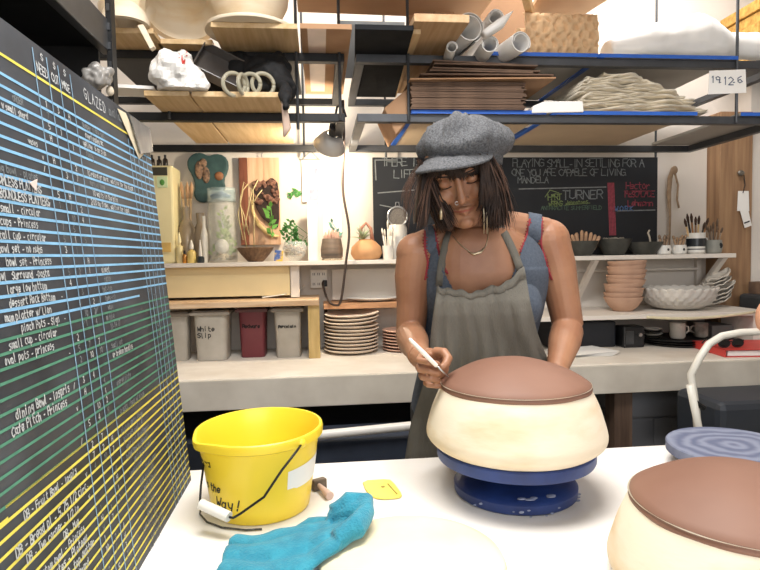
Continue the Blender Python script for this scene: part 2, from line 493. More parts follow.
for k in range(7):
    z = BZ+k*.0165; lab = 'tan plate partly behind the woman\'s arm, '+ln[k]+' of that stack'
    if b2 is None:
        b2 = obj('plate', M().lathe(.45, 3.13, plate_profile(.125,.012,BZ), 48), PL1, smooth='auto'); tag(b2, lab, 'plate', 'plates in the rear stack')
    else:
        o = b2.copy(); COL.objects.link(o); o.location = (.45,3.13,z); o['label'] = lab
tag(obj('platter', M().lathe(.285, 3.2, [(r,z) for r,z in plate_profile(.155,.018,1.166)], 48, fn=lambda r,z,a:(r*(1 if 1 else 1)*(1-.35*abs(sin(a))),z)), CERAMW, smooth='auto'),
    'shallow oval off-white platter on the tan ledge above the plates', 'platter')

# outlet
t = thing('power_outlet', 'white six-way power outlet block on the wall under the shelf', 'outlet', (-.012,3.3,1.24))
obj('body', M().box(-.062,3.28,1.238,.035,WY,1.345), mat('outlet_white','#e8e4dc',.4), t, bevel=.006)
m = M()
for x in (-.04,-.013,.014):
    for z in (1.262,1.318):
        m.box(x-.006,3.279,z-.006,x-.003,3.281,z+.008); m.box(x+.003,3.279,z-.006,x+.006,3.281,z+.008)
obj('slots', m, BLACKP, t)
tag(obj('plug', M().box(.008,3.24,1.25,.034,3.2785,1.285), BLACKP, bevel=.004), 'black plug in the lower right of the outlet block', 'plug')
def cable(name, pts, r, m_, lab, cat='cord'):
    # smooth Catmull-Rom through the points
    P = [Vector(p) for p in pts]; out = []
    for i in range(len(P)-1):
        p0 = P[max(i-1,0)]; p1 = P[i]; p2 = P[i+1]; p3 = P[min(i+2,len(P)-1)]
        for q in range(8):
            s = q/8; out.append(.5*((2*p1)+(p2-p0)*s+(2*p0-5*p1+4*p2-p3)*s*s+(-p0+3*p1-3*p2+p3)*s**3))
    out.append(P[-1]); return tag(obj(name, M().tube(out, r, 8), m_, smooth=True), lab, cat)
cable('power_cord', [at(343,100,Y=2.9), at(344,140,Y=2.98), at(343,190,Y=3.02), at(349,230,Y=3.02), at(346,262,Y=3.02), at(341,300,Y=3.03), at(335,305,Y=3.05), at(328,300,Y=3.1), at(323,285,Y=3.2), at(324,281,Y=3.235)],
      .0065, mat('brown_cord','#3f322c',.6), 'brown power cord hanging from the rack and looping up to the outlet')
cable('white_cord', [at(304,286,Y=3.275), at(296,292,Y=3.25), at(280,295,Y=3.06), at(262,297.5,Y=2.99)], .003, mat('white_cord_rubber','#e6e2da',.5), 'thin white cord running left from the outlet along the low shelf')

# ------------------------------------------------------------------ right low shelf
MZ = 1.09
t = thing('low_shelf', 'white low shelf on the right of the bench holding tan bowls and scalloped bowl', 'shelf', (1.6,3.05,BZ))
obj('board', M().box(.9,2.82,MZ-.022,2.36,WY,MZ), WHITE_WALL, t, bevel=.002)
obj('support', M().box(2.28,2.85,BZ,2.33,3.1,MZ-.024), WHITE_WALL, t)
obj('support', M().box(.92,2.85,BZ,.96,3.1,MZ-.024), WHITE_WALL, t)
# hanging paper strip
def PS(u, v):
    x = 1.66+.6*u; sag = .016*sin(pi*u)
    return Vector((x, 2.814-.004*sin(u*9), MZ-.006-.014*v-sag+ (0.012*u*u)))
tag(obj('paper_strip', M().grid(PS,24,2), mat('yellowed_paper','#d9cfae',.8,.1,20), smooth=True, solid=.0008), 'long yellowed paper strip sagging along the edge of the low shelf', 'paper strip')
# tan bowls stack
def bowl_profile(r, h, z0, th=.005):
    return [(r*.42,z0),(r*.46,z0+.002),(r*.72,z0+h*.32),(r*.92,z0+h*.72),(r,z0+h),(r-th*.6,z0+h+.001),(r*.9-th,z0+h*.72),(r*.7-th,z0+h*.34),(r*.4,z0+th+.002),(.001,z0+th+.002)]
b3 = None
ord9 = ['bottom bowl','second bowl up','third bowl up','fourth bowl up','middle fifth bowl','fourth bowl from the top','third bowl from the top','second bowl from the top','topmost bowl']
bx = at(627,313,Y=2.98).x
for k in range(9):
    z = MZ+k*.0245; lab = ord9[k]+' of the leaning tan bowl stack'
    if b3 is None:
        b3 = obj('bowl', M().lathe(bx, 3.02, bowl_profile(.102,.078,MZ), 48), BISQUE, smooth='auto'); tag(b3, lab, 'bowl', 'stacked tan bowls on the right low shelf')
    else:
        o = b3.copy(); COL.objects.link(o); o.location = (bx+.003*k*(1 if k>3 else .3)+random.uniform(-.003,.003), 3.02, z+.001); o['label'] = lab
        o.rotation_euler = (random.uniform(-.04,.04), random.uniform(-.07,.05), 0)
# scalloped bowl
scx = at(682,313,Y=3.0).x
def scal(r, z, a):
    f = (z-MZ)/.115
    if r > .05:
        row = int(f*5); bump = abs(sin(a*13+row*pi/2))*abs(sin(min(1,f)*5*pi))**.5 if f < .93 else abs(sin(a*13))
        r = r*(1+.075*bump*min(1,f*3)); z = z+.010*bump*(1 if f > .85 else 0)
    return r, z
pr = [(.07,MZ),(.075,MZ+.003)]+[(.075+.115*sin(q*pi/2*.98), MZ+.003+.112*(1-cos(q*pi/2))) for q in [i/16 for i in range(1,17)]]
pr += [(.182,MZ+.117)]+[(.07+.108*sin(q*pi/2*.98), MZ+.01+.105*(1-cos(q*pi/2))) for q in [i/8 for i in range(7,-1,-1)]]+[(.001,MZ+.01)]
tag(obj('scalloped_bowl', M().lathe(scx, 3.04, pr, 132, fn=scal), mat('matte_white_glaze','#c9c4bc',.7,.06,10), smooth=True), 'large white bowl with carved scalloped sides beside the tan bowls', 'bowl')
# curled ceramic leaves
names = ['lowest','second lowest','third from the bottom','middle','third from the top','second from the top','topmost']
b4 = None
for k in range(7):
    z = MZ+.004+.0235*k
    lab = names[k]+' curled white ceramic leaf dish piled right of the scalloped bowl'
    if b4 is None:
        def LF(u, v):
            x = (u-.5)*.16; w_ = .055*sin(pi*min(1,max(.02,u)))**.6
            return Vector((2.255+x, 3.1+(v-.5)*2*w_, z+.02*abs(v-.5)*2+.055*u*u+.003*sin(20*u)))
        b4 = obj('leaf_dish', M().grid(LF,16,8), mat('leaf_grey_white','#c6bfb4',.7), smooth=True, solid=.005); tag(b4, lab, 'dish', 'curled leaf dishes')
        zb = b4.location.z
    else:
        o = b4.copy(); COL.objects.link(o); o.location = (2.262+random.uniform(-.012,.012), 3.1+random.uniform(-.01,.01), zb+.0235*k); o['label'] = lab
        o.rotation_euler = (0, random.uniform(-.12,.02), random.uniform(-.25,.25))
# under the right low shelf
t = thing('radio', 'small black radio under the right low shelf', 'radio', (1.63,3.0,BZ))
q = at(633,345,Y=2.9)
obj('case', M().box(1.60,2.93,BZ,1.72,3.03,BZ+.115), BLACKP, t, bevel=.01)
obj('grille', M().box(1.61,2.925,BZ+.02,1.655,2.93,BZ+.09), GREYM, t); obj('knob', M().tube([(1.69,2.93,BZ+.07),(1.69,2.918,BZ+.07)],.01), CHROME, t)
tag(obj('case_box', M().box(1.22,2.98,BZ,1.585,3.2,BZ+.14), mat('dark_case','#20242c',.6), bevel=.01), 'wide dark case under the right low shelf, left of the radio', 'case')
for k in range(3):
    tag(obj('tray', M().lathe(1.96-.01*k, 3.02, [(.15,BZ+.013*k),(.175,BZ+.009+.013*k),(.177,BZ+.012+.013*k),(.15,BZ+.006+.013*k),(.001,BZ+.006+.013*k)], 48), BLACKP, smooth='auto'),
        ['bottom','middle','top'][k]+' of three round black trays under the low shelf', 'tray', 'black trays')
def mug(x, y, z, r, h, lab, mt, handle=1):
    t = thing('mug', lab, 'mug', (x,y,z))
    obj('body', M().lathe(x,y,[(r*.8,z),(r,z+.01),(r,z+h),(r-.004,z+h),(r-.005,z+.01),(.001,z+.008)],32), mt, t, smooth='auto')
    if handle:
        obj('handle', M().tube([(x+r*.9*handle,y,z+h*.8),(x+(r+.022)*handle,y,z+h*.72),(x+(r+.026)*handle,y,z+h*.45),(x+r*.9*handle,y,z+h*.25)],.005,8), mt, t, smooth=True)
    return t
STR = mat('white_streaked_glaze','#cdc7bc',.5,.2,12,hex2='#4c4238',thresh=(.2,.4))
mug(1.93,2.97,BZ+.038,.04,.085,'white streaked mug standing on the black trays',STR)
mug(2.08,2.99,BZ+.038,.036,.08,'grey-brown streaked mug on the right edge of the black trays',mat('streaked_grey','#b9b2a6',.5,hex2='#5a5148',scale=14),-1)
for k in range(4):
    tag(obj('dish', M().lathe(1.805, 3.0, [(.03,BZ+.039+.014*k),(.05,BZ+.051+.014*k),(.052,BZ+.052+.014*k),(.03,BZ+.043+.014*k),(.001,BZ+.043+.014*k)],32), CERAMW if k%2 else DARKCER, smooth='auto'),
        ['lowest','second','third','top'][k]+' small dish in the pile between radio and streaked mug', 'dish', 'small dishes')
tag(obj('storage_box', M().box(2.14,2.98,BZ,2.27,3.2,BZ+.10), mat('slate_box','#6d6b68',.6), bevel=.005), 'small slate grey box beside the shelf support', 'box')
# papers on bench
for k in range(5):
    q = at(583,353,Z=BZ); a = radians(-14+9*k)
    c = Vector((q.x-.02+.006*k, q.y, BZ+.002+.003*k))
    tag(obj('paper_sheet', M().obox(c,(.28,.2,.0012),(0,0,a*.7)), PAPER), ['bottom','second','third','fourth','topmost'][k]+' loose white sheet on the bench behind her left arm', 'paper', 'loose sheets')
# red binder with sunglasses
t = thing('ring_binder', 'red ring binder lying on the workbench', 'binder', (2.2,2.8,BZ))
RED = mat('red_vinyl','#d2453f',.45,.08,10)
poly = [at(725,357.5,Z=BZ), at(681,344,Z=BZ)]; a0 = Vector((poly[0].x,poly[0].y,0)); a1 = Vector((poly[1].x,poly[1].y,0))
e1 = (a1-a0).normalized(); a1 = a0+e1*.3; e2 = Vector((e1.y,-e1.x,0)); 
def pz(p, z): return (p.x,p.y,z)
a2 = a1+e2*.36; a3 = a0+e2*.36
obj('lower_cover', M().prism([pz(p,BZ) for p in (a0,a1,a2,a3)],(0,0,.003)), RED, t)
obj('upper_cover', M().prism([pz(p,BZ+.034) for p in (a0,a1,a2,a3)],(0,0,.003)), RED, t)
obj('spine', M().prism([pz(p,BZ) for p in (a0,a1,a1+e2*.004,a0+e2*.004)],(0,0,.037)), RED, t)
i1 = a0+e2*.02+e1*.012; obj('pages', M().prism([pz(p,BZ+.005) for p in (i1, i1+e1*.27, i1+e1*.27+e2*.31, i1+e2*.31)],(0,0,.024)), PAPER, t)
s = at(731,343,Z=BZ+.06); s = Vector((s.x,s.y,BZ+.0375))
t = thing('sunglasses', 'black sunglasses lying on the red binder', 'sunglasses', s)
m = M()
for sx in (-1,1):
    pts = [s+Vector((sx*.035+.03*cos(a),0,.022+.02*sin(a))) for a in [2*pi*i/20 for i in range(21)]]
    obj('lens', M().prism(pts[:-1],(0,.003,0)), mat('dark_lens','#101014',.1), t)
    m.tube(pts,.003,6)
    obj('temple', M().tube([s+Vector((sx*.066,0,.034)),s+Vector((sx*.068,.09,.03)),s+Vector((sx*.06,.13,.005))],.0035,6), BLACKP, t)
m.tube([s+Vector((-.008,0,.03)),s+Vector((.008,0,.03))],.003,6)
obj('frame', m, BLACKP, t)
tag(obj('storage_bin', M().box(2.42,2.85,BZ,2.95,3.15,BZ+.26), mat('charcoal_bin','#3a3b3d',.6), bevel=.02), 'charcoal bin at the right end of the bench by the post', 'bin')
tag(obj('cardboard_box', M().box(2.46,2.9,BZ+.26,2.95,3.12,BZ+.33), CARDD, bevel=.004), 'brown cardboard box on the charcoal bin', 'box')
tag(obj('wall_pipe', M().tube([(2.68,3.2,.0),(2.68,3.2,2.9)],.035,16), mat('grey_pipe','#9b9fa3',.4,metal=.4), smooth='auto'), 'grey vertical pipe right of the timber post', 'pipe')
# ------------------------------------------------------------------ things on the upper wall shelf
def X(px, py=250, Y=3.18): return at(px, py, Y=Y).x
def Zy(px, py, Y=3.18): return at(px, py, Y=Y).z
GL = mat('clear_glass','#eef4f2',.05,0,4,alpha=.22)
GLR = mat('frosted_glass','#c9c6ba',.3,.05,6,trans=.35)
CREAM = mat('lamp_glow_cream','#f2e6b4',.5,.04,4)  # cabinet cream, yellowed so the colour carries the lamp's warm glow
def bottle(x, y, r, h, mt, lab, cap=None, neck=.35, z=SZ, tip=0, caplab=None):
    t = thing('bottle', lab, 'bottle', (x,y,z))
    pr = [(r*.9,z),(r,z+.004),(r,z+h*.62),(r*.75,z+h*.74),(r*neck,z+h*.8),(r*neck,z+h)]
    obj('body', M().lathe(x,y,pr,24), mt, t, smooth='auto')
    if cap:
        zt = z+h; m = M().lathe(x,y,[(r*neck*1.4,zt-.012),(r*neck*1.4,zt+.006)]+([(r*.12,zt+.006+tip)] if tip else []),16)
        obj('cap', m, cap, t, smooth='auto')
    return t
# cream cabinet with a little window
t = thing('wall_cabinet', 'tall cream cabinet with dark strip and green windows, left end of the shelf', 'cabinet', (X(160),3.2,SZ))
x0, x1 = X(140), X(178); zt = Zy(165,167)
m = M().box(x0,3.12,SZ,x1,3.30,zt)
obj('body', m, CREAM, t, bevel=.012)
obj('dark_strip', M().box(X(146),3.115,Zy(160,177),X(173),3.12,Zy(160,169)), mat('dark_olive','#3a382c',.5), t)
for a, b in ((152,160),(163,173)):
    f = obj('window', M().box(X(a),3.114,Zy(160,189),X(b),3.12,Zy(160,178)), mat('pale_green_pane','#cfe0b4',.3), t)
    obj('leaf_motif', M().ball(((X(a)+X(b))/2,3.113,Zy(160,184)),(.012,.003,.016),10,8), mat('leaf_green','#4f8a3a',.6), f, smooth=True)
obj('drawer_front', M().box(X(146),3.114,Zy(160,252),X(174),3.12,Zy(160,243)), mat('amber_panel','#e6c170',.5), t)
for k, (px, h) in enumerate(((150,.05),(156,.055),(163,.048),(169,.055))):
    bottle(X(px), 3.17, .013, h, mat('dark_amber','#2a211c',.2), ['leftmost','second','third','rightmost'][k]+' of the tiny dark bottles on top of the cream cabinet', BLACKP, z=zt+.0005)
bottle(X(182), 3.13, .018, .12, mat('pale_yellow_plastic','#f0dfa6',.4), 'pale yellow squeeze bottle with a long pointed nozzle', mat('yellow_nozzle','#f4e9c0',.4), tip=.035)
bottle(X(194), 3.12, .024, .085, mat('yellow_glaze','#e3c878',.4), 'squat yellow bottle with white nozzle in front of the grey vases', CERAMW, tip=.03)
bottle(X(187.5), 3.11, .011, .06, mat('amber_glass','#b0772f',.2), 'tiny amber bottle between the two yellow bottles', BLACKP)
bottle(X(203), 3.11, .019, .045, mat('dark_slate_glass','#33383c',.2), 'small dark bottle with tall white stopper', CERAMW, tip=.07)
VG = mat('taupe_glass','#a89a86',.25,.1,8,hex2='#978873')
def vase(px, y, r, py, lab, mt):
    x = X(px); z1 = Zy(px, py, y); h = z1-SZ
    return tag(obj('vase', M().lathe(x,y,[(r*.8,SZ),(r,SZ+h*.12),(r,SZ+h*.6),(r*.55,SZ+h*.75),(r*.42,SZ+h*.8),(r*.5,z1),(r*.44,z1),(r*.36,SZ+h*.8),(.001,SZ+h*.78)],28), mt, smooth='auto'), lab, 'vase')
vase(186,3.22,.045,207,'taupe carafe vase behind the squeeze bottles, left one with brushes',VG)
vase(199,3.24,.045,213,'taupe carafe vase next to the glass plant jar, right one',VG)
vase(205.5,3.16,.018,216,'thin white bottle vase beside the glass plant jar',CERAMW)
for k,(dx,lean) in enumerate(((-.008,-.02),(.004,.0),(.012,.015))):
    x = X(187)+dx
    t = thing('brush', ['leftmost','middle','rightmost'][k]+' long pale brush standing in the taupe vase', 'brush', (x,3.22,1.6), 'brushes in the vase')
    obj('handle', M().tube([(x,3.22,1.55),(x+lean*.6,3.22,1.74)],.006,8), mat('pale_wood_handle','#e0c39a',.5), t, smooth=True)
    obj('bristles', M().tube([(x+lean*.6,3.22,1.74),(x+lean*.9,3.22,1.80),(x+lean,3.22,1.83)],[.007,.01,.002],8), mat('tan_bristle','#caa27c',.9), t, smooth=True)
# glass jar with plants
x = X(223); t = thing('terrarium_jar', 'tall glass jar holding stones and green leafy stems, blue tray on top', 'jar', (x,3.19,SZ))
zt = Zy(223,203)
o = obj('jar', M().lathe(x,3.19,[(.07,SZ),(.076,SZ+.01),(.076,zt-.02),(.07,zt),(.066,zt),(.07,SZ+.01),(.001,SZ+.008)],36), mat('milky_glass','#e6eae2',.1,.02,4,alpha=.2), t, smooth='auto')
m = M()
for k in range(26):
    a = random.uniform(0,6.28); r = .055*sqrt(random.random()); m.ball((x+r*cos(a),3.19+r*sin(a),SZ+.02+.02*random.random()),(.014,.012,.01),8,6)
obj('pebbles', m, mat('beige_pebbles','#cdbb9c',.8,.25,30), t, smooth=True)
obj('white_stone', M().ball((x,3.15,SZ+.085),(.036,.03,.04),16,12), mat('white_stone_face','#efece6',.7), t, smooth=True)
def sprig(m, base, h, n, ll, spread, seed=0):
    rnd = random.Random(seed); base = Vector(base)
    for k in range(n):
        s = k/max(1,n-1); p = base+Vector((spread*.3*sin(s*3+seed),0,h*s)); a = rnd.uniform(0,6.28)
        d = Vector((cos(a),.6*sin(a),.7)).normalized()*ll*rnd.uniform(.7,1.1)
        side = d.cross(Vector((0,1,0))).normalized()*ll*.22
        m.add([p, p+d*.5+side, p+d, p+d*.5-side],[(0,1,2,3)])
        m.add([p+Vector((0,.002,0)), p+d*.5+side+Vector((0,.004,.002)), p+d+Vector((0,.002,0)), p+d*.5-side+Vector((0,.004,.002))],[(0,3,2,1)])
    m.tube([base, base+Vector((spread*.2,0,h*.5)), base+Vector((spread*.3*sin(3+seed),0,h))],.002,6)
    return m
GRN = mat('leaf_fresh_green','#5f9a3f',.6,.25,20); GRY = mat('leaf_yellow_green','#9dba63',.6,.25,20)
m = M()
for k in range(3): sprig(m,(x+.01*k,3.2,SZ+.05),.23-.03*k,15,.035,.08,k)
for k in range(3): sprig(m,(x-.03+.03*k,3.17,SZ+.04),.12,9,.035,.08,k+5)
obj('leafy_stems', m, GRY, t)
z0 = zt+.002
obj('tray', M().lathe(x,3.19,[(.07,z0),(.075,z0+.005),(.075,z0+.075),(.07,z0+.075),(.07,z0+.008),(.001,z0+.006)],36), mat('pale_blue_glass','#b9ced0',.1,.05,4,alpha=.35), t, smooth='auto')
obj('blue_figure', M().tube([(x-.05,3.17,z0+.03),(x+.01,3.15,z0+.04),(x+.05,3.16,z0+.03)],[.012,.016,.01],10), mat('slate_blue','#4d5f8c',.5,.2,20), t, smooth=True)
# teal ceramic wall piece
cx_, cz_ = X(209,178,3.3), Zy(209,178,3.3)
m = M(); out = []
for px, py in ((188,160),(194,154),(202,153),(209,157),(216,154),(225,156),(229,163),(228,172),(224,180),(226,188),(220,196),(212,199),(206,203),(198,202),(194,195),(196,186),(193,176),(188,168)):
    out.append((X(px,py,3.3), 3.275, Zy(px,py,3.3)))
# smooth the outline
q = []
for i in range(len(out)):
    a, b = Vector(out[i]), Vector(out[(i+1) % len(out)]); q += [a*.75+b*.25, a*.25+b*.75]
m.prism(q,(0,.035,0))
t = thing('wall_plaque', 'teal ceramic wall plaque with a wavy outline and brown patches', 'wall art', (cx_,3.29,cz_))
obj('slab', m, mat('teal_ceramic','#40605f',.6,.2,18,hex2='#2f4a4c',bump=.4,bscale=40), t, bevel=.008)
m = M()
for (px,py,rx,rz) in ((199,170,.022,.05),(206,175,.02,.045),(203,163,.02,.025)): m.ball((X(px,py,3.27),3.273,Zy(px,py,3.27)),(rx,.008,rz),14,10)
obj('dark_inlay', m, mat('rust_inlay','#3a2d2a',.8,.5,60,hex2='#a9886e'), t, smooth=True)
obj('brown_inlay', M().ball((X(219,176,3.27),3.273,Zy(219,176,3.27)),(.024,.008,.024),14,10), mat('brown_glaze','#8a5d3e',.6,.3,40), t, smooth=True)
# wooden bowl
x = X(255.5,255,3.15)
t = thing('wooden_bowl', 'striped wooden bowl with bare vine stems on the shelf', 'bowl', (x,3.15,SZ))
obj('bowl', M().lathe(x,3.15,[(.035,SZ),(.04,SZ+.002),(.075,SZ+.04),(.098,SZ+.075),(.094,SZ+.077),(.07,SZ+.045),(.001,SZ+.03)],40), wood('striped_bowl_wood','#8a6a4c','#5b4130','Z',scale=5), t, smooth='auto')
m = M()
for pts in ([(247,250),(243,225),(240,200),(244,182),(252,190),(247,215),(244,232)],[(254,250),(254,220),(253,190),(258,180)],[(243,240),(238,215),(243,190),(248,184)],[(252,205),(258,195),(262,190)],[(249,235),(244,215),(240,205)]):
    m.tube([at(a,b,Y=3.14+.01*(i%2)) for i,(a,b) in enumerate(pts)],.0028,6)
obj('vine_stems', m, mat('pale_vine','#c9b98a',.7), t, smooth=True)
# wooden plank picture on the wall
t = thing('wood_panel_art', 'upright wooden board with dark burl and cream bark edge hung on the wall', 'wall art', (X(260,245,3.3),3.29,Zy(260,245,3.3)))
xa, xb = X(240,200,3.3), X(280,200,3.3); za, zb_ = Zy(260,245,3.3), Zy(260,158,3.3)
xm = X(248.5,200,3.3)
obj('red_board', M().box(xa,3.285,za,xm-.001,3.31,zb_), wood('reddish_board','#8b5138','#6a3a28','Z'), t, bevel=.002)
xm2 = X(264,200,3.3)
PALEB = wood('pale_pink_board','#dcb898','#c69a78','Z')
obj('pale_board', M().box(xm,3.285,za,xm2,3.31,zb_), PALEB, t, bevel=.002)
obj('pale_board', M().box(xm2+.001,3.285,za,xb,3.31,zb_), PALEB, t, bevel=.002)
random.seed(5)
m = M()
pts = []
for px, py in ((253,190),(258,181),(265,183),(272,177),(279,184),(279.5,228),(272,226),(262,218),(255,206)):
    pts.append((X(px,py,3.28),3.268,Zy(px,py,3.28)))
q = []
for i in range(len(pts)):
    a, b = Vector(pts[i]), Vector(pts[(i+1) % len(pts)]); q += [a*.8+b*.2, a*.2+b*.8]
m.prism(q,(0,.02,0))
obj('burl', m, mat('dark_burl','#38241f',.8,.5,30,hex2='#21140f',bump=.6,bscale=60), t, bevel=.004)
m = M()
for k in range(34):
    px = random.uniform(254,277); py = random.uniform(180,203); m.ball((X(px,py,3.265),3.264,Zy(px,py,3.265)),(random.uniform(.008,.018),.008,random.uniform(.008,.018)),8,6)
bk, no = bake(m,.003,1); crumple(bk,no,.005,70)
obj('bark_relief', bk, mat('brown_bark','#8a6250',.8,.4,60,hex2='#4a2f26'), t, smooth=True)
m = M().tube([Vector((X(a,b,3.275),3.272,Zy(a,b,3.275))) for a,b in ((252,200),(253,212),(258,224),(266,232),(273,236),(279,236))],[.004,.009,.012,.012,.009,.005],10,sq=(1,.5))
obj('bark_edge', m, mat('cream_bark','#e3c88c',.7,.1,20), t, smooth=True)
obj('hook', M().tube([(X(262),3.295,zb_),(X(262),3.29,zb_+.02),(X(262)+.008,3.29,zb_+.028)],.003,6), CHROME, t)
m = M(); sprig(m,(X(272),3.2,SZ+.13),.16,12,.05,.03,3); tag(obj('hanging_plant', m, GRN), 'green sprig in front of the wooden wall board', 'plant')
# packet
tag(obj('small_packet', M().obox((X(279.5),3.11,SZ+.03),(.045,.02,.058),(0,.1,.1)), mat('printed_packet','#e0b83a',.5,.6,22,hex2='#3b5a9a',thresh=(.45,.55)), bevel=.002), 'little yellow and blue packet beside the wooden bowl', 'packet')
# glass bowl with pebbles and jade plant
x = X(295,255,3.15); t = thing('planter_bowl', 'clear glass bowl of pebbles with a bushy green succulent', 'plant pot', (x,3.15,SZ))
obj('glass_bowl', M().lathe(x,3.15,[(.03,SZ),(.032,SZ+.012),(.055,SZ+.03),(.068,SZ+.07),(.055,SZ+.105),(.052,SZ+.105),(.064,SZ+.07),(.05,SZ+.033),(.001,SZ+.02)],36), GL, t, smooth='auto')
m = M()
for k in range(60):
    a = random.uniform(0,6.28); zz = random.uniform(.035,.085); r = (.05 if zz < .07 else .05)*sqrt(random.random()); m.ball((x+r*cos(a),3.15+r*sin(a),SZ+zz),(.010,.009,.007),7,5)
obj('pebbles', m, mat('mixed_pebbles','#d3bd99',.8,.35,40,hex2='#8d6f55'), t, smooth=True)
m = M()
for k,(dx,h) in enumerate(((-.025,.13),(0,.11),(.028,.1),(.045,.12),(-.01,.1))): sprig(m,(x+dx*.5,3.15,SZ+.08),h,16,.03,dx*6,k)
obj('succulent', m, mat('leaf_dark_green','#37702f',.6,.25,20), t)
m = M(); sprig(m, at(298,197,Y=3.31), .03, 10, .035, .02, 9); sprig(m, at(291,199,Y=3.31), .03, 8, .03, .02, 4)
tag(obj('hanging_moss', m, mat('moss_green','#4d8a47',.7,.3,20)), 'small tuft of green leaves on the lit wall above the succulent', 'plant')
# scroll hanging
t = thing('wall_hanging', 'pale hanging scroll with a lilac patch and string, beside the clamp lamp', 'wall hanging', (X(311,180,3.3),3.3,Zy(311,202,3.3)))
obj('sheet', M().box(X(302,180,3.3),3.30,Zy(311,202,3.3),X(318,180,3.3),3.304,Zy(311,160,3.3)), mat('pale_scroll','#e9e4e0',.8,.06,10), t)
obj('lilac_patch', M().box(X(309,180,3.3),3.298,Zy(311,201,3.3),X(318,180,3.3),3.2995,Zy(311,168,3.3)), mat('lilac_print','#a89aae',.8,.3,25), t)
obj('rod', M().tube([(X(300,160,3.3),3.297,Zy(311,159.5,3.3)),(X(320,160,3.3),3.297,Zy(311,159.5,3.3))],.004,8), CHROME, t)
zt = Zy(311,151,3.3); obj('string', M().tube([(X(302,160,3.3),3.297,Zy(311,159.5,3.3)),(X(311,160,3.3),3.3,zt),(X(319,160,3.3),3.297,Zy(311,159.5,3.3))],.0015,6), BLACKP, t)
# white square vase
tag(obj('tall_vase', M().box(X(308),3.14,SZ,X(318),3.2,Zy(312,201)), CERAMW, bevel=.004), 'tall white square vase between the succulent and the grey planter', 'vase')
tag(obj('wall_tile', M().box(X(322,180,3.31),3.305,Zy(322,236,3.31),X(341,180,3.31),WY,Zy(322,168,3.31)), PAPER, bevel=.002), 'blank white sheet on the wall under the clamp lamp', 'paper')
# grey striped planter
x = X(332,255,3.16); t = thing('planter', 'grey-brown striped cup planter with pale cactus stems', 'plant pot', (x,3.16,SZ))
obj('pot', M().lathe(x,3.16,[(.052,SZ+.012),(.058,SZ+.02),(.06,SZ+.06),(.05,SZ+.118),(.046,SZ+.118),(.054,SZ+.06),(.001,SZ+.1)],36), mat('striped_grey_glaze','#7d6b5c',.6,.3,5,stretch=(1,1,9),hex2='#4f463f'), t, smooth='auto')
m = M()
for k in range(26): a = 2*pi*k/26; m.ball((x+.05*cos(a),3.16+.05*sin(a),SZ+.006),(.007,.007,.006),7,5)
obj('foot_beads', m, mat('pebble_foot','#b9a890',.8,.4,60), t, smooth=True)
m = M()
for dx,h in ((-.03,.04),(-.012,.055),(.006,.065),(.022,.05),(.033,.04)): m.tube([(x+dx,3.16,SZ+.09),(x+dx,3.16,SZ+.11+h*.7),(x+dx*1.1,3.16,SZ+.115+h)],[.009,.009,.003],8)
obj('cactus_stems', m, mat('dusty_pink_cactus','#c9a290',.8,.2,30), t, smooth=True)
m = M(); sprig(m,(x+.02,3.16,SZ+.13),.07,8,.035,.05,2); obj('leaf', m, mat('blue_green_leaf','#6f9a8a',.6), t)
# round tan pot with air plant
x = X(366.5,255,3.16); t = thing('round_pot', 'round tan clay pot with spiky air plant in front of the chalkboard corner', 'plant pot', (x,3.16,SZ))
obj('pot', M().lathe(x,3.16,[(.06,SZ),(.072,SZ+.008),(.086,SZ+.035),(.08,SZ+.07),(.05,SZ+.1),(.03,SZ+.112),(.026,SZ+.11),(.001,SZ+.09)],40), mat('tan_pot','#d0a071',.7,.1,10,hex2='#bd8a5e'), t, smooth=True)
obj('pot_handle', M().tube([(x-.03,3.16,SZ+.09),(x-.028,3.16,SZ+.17),(x,3.16,SZ+.2),(x+.026,3.16,SZ+.17),(x+.035,3.16,SZ+.09)],[.011,.009,.008,.009,.011],10), mat('rosy_clay','#b9806a',.8), t, smooth=True)
def spiky(m, c, n, l, seed=1, droop=.4):
    rnd = random.Random(seed); c = Vector(c)
    for k in range(n):
        a = 2*pi*k/n+rnd.uniform(-.3,.3); el = rnd.uniform(.2,1.3); d = Vector((cos(a)*cos(el),sin(a)*cos(el),sin(el)))*l*rnd.uniform(.7,1.1)
        m.tube([c, c+d*.5, c+d+Vector((0,0,-droop*l*.3))],[.004,.003,.0006],6)
    return m
m = M(); spiky(m,(x-.02,3.14,SZ+.11),22,.085,2); obj('air_plant', m, mat('silver_green','#98a583',.7,.2,30), t, smooth=True)
# cup with brushes + white canister + sieve
def brushes(parent_lab, x, y, z, n, h, spread, r=.004, cols=('#e0c39a','#2a2a2a','#b98a5a'), seed=3, grp='brushes', kind='brush', tipr=1.6, tipcol='#4a372c'):
    rnd = random.Random(seed)
    pos = ['leftmost','second from the left','third from the left','middle','third from the right','second from the right','rightmost']
    for k in range(n):
        s = (k/(n-1)-.5)*2 if n > 1 else 0
        hh = h*rnd.uniform(.75,1.1); top = Vector((x+s*spread+rnd.uniform(-.004,.004), y+rnd.uniform(-.015,.015), z+hh)); b = Vector((x+s*spread*.3, y, z))
        idx = round(k/(max(1,n-1))*6)
        t = thing(kind, pos[idx]+' '+kind.replace('_',' ')+' '+parent_lab, kind.replace('_',' '), b, grp)
        d = top-b
        obj('handle', M().tube([b,b+d*.75],r,8), mat('handle_'+cols[k%len(cols)][1:],cols[k%len(cols)],.5), t, smooth=True)
        obj('tip', M().tube([b+d*.75,b+d*.9,top],[r*1.1,r*tipr,r*.5],8), mat('tip_'+tipcol[1:],tipcol,.9), t, smooth=True)
x = X(388,255,3.13)
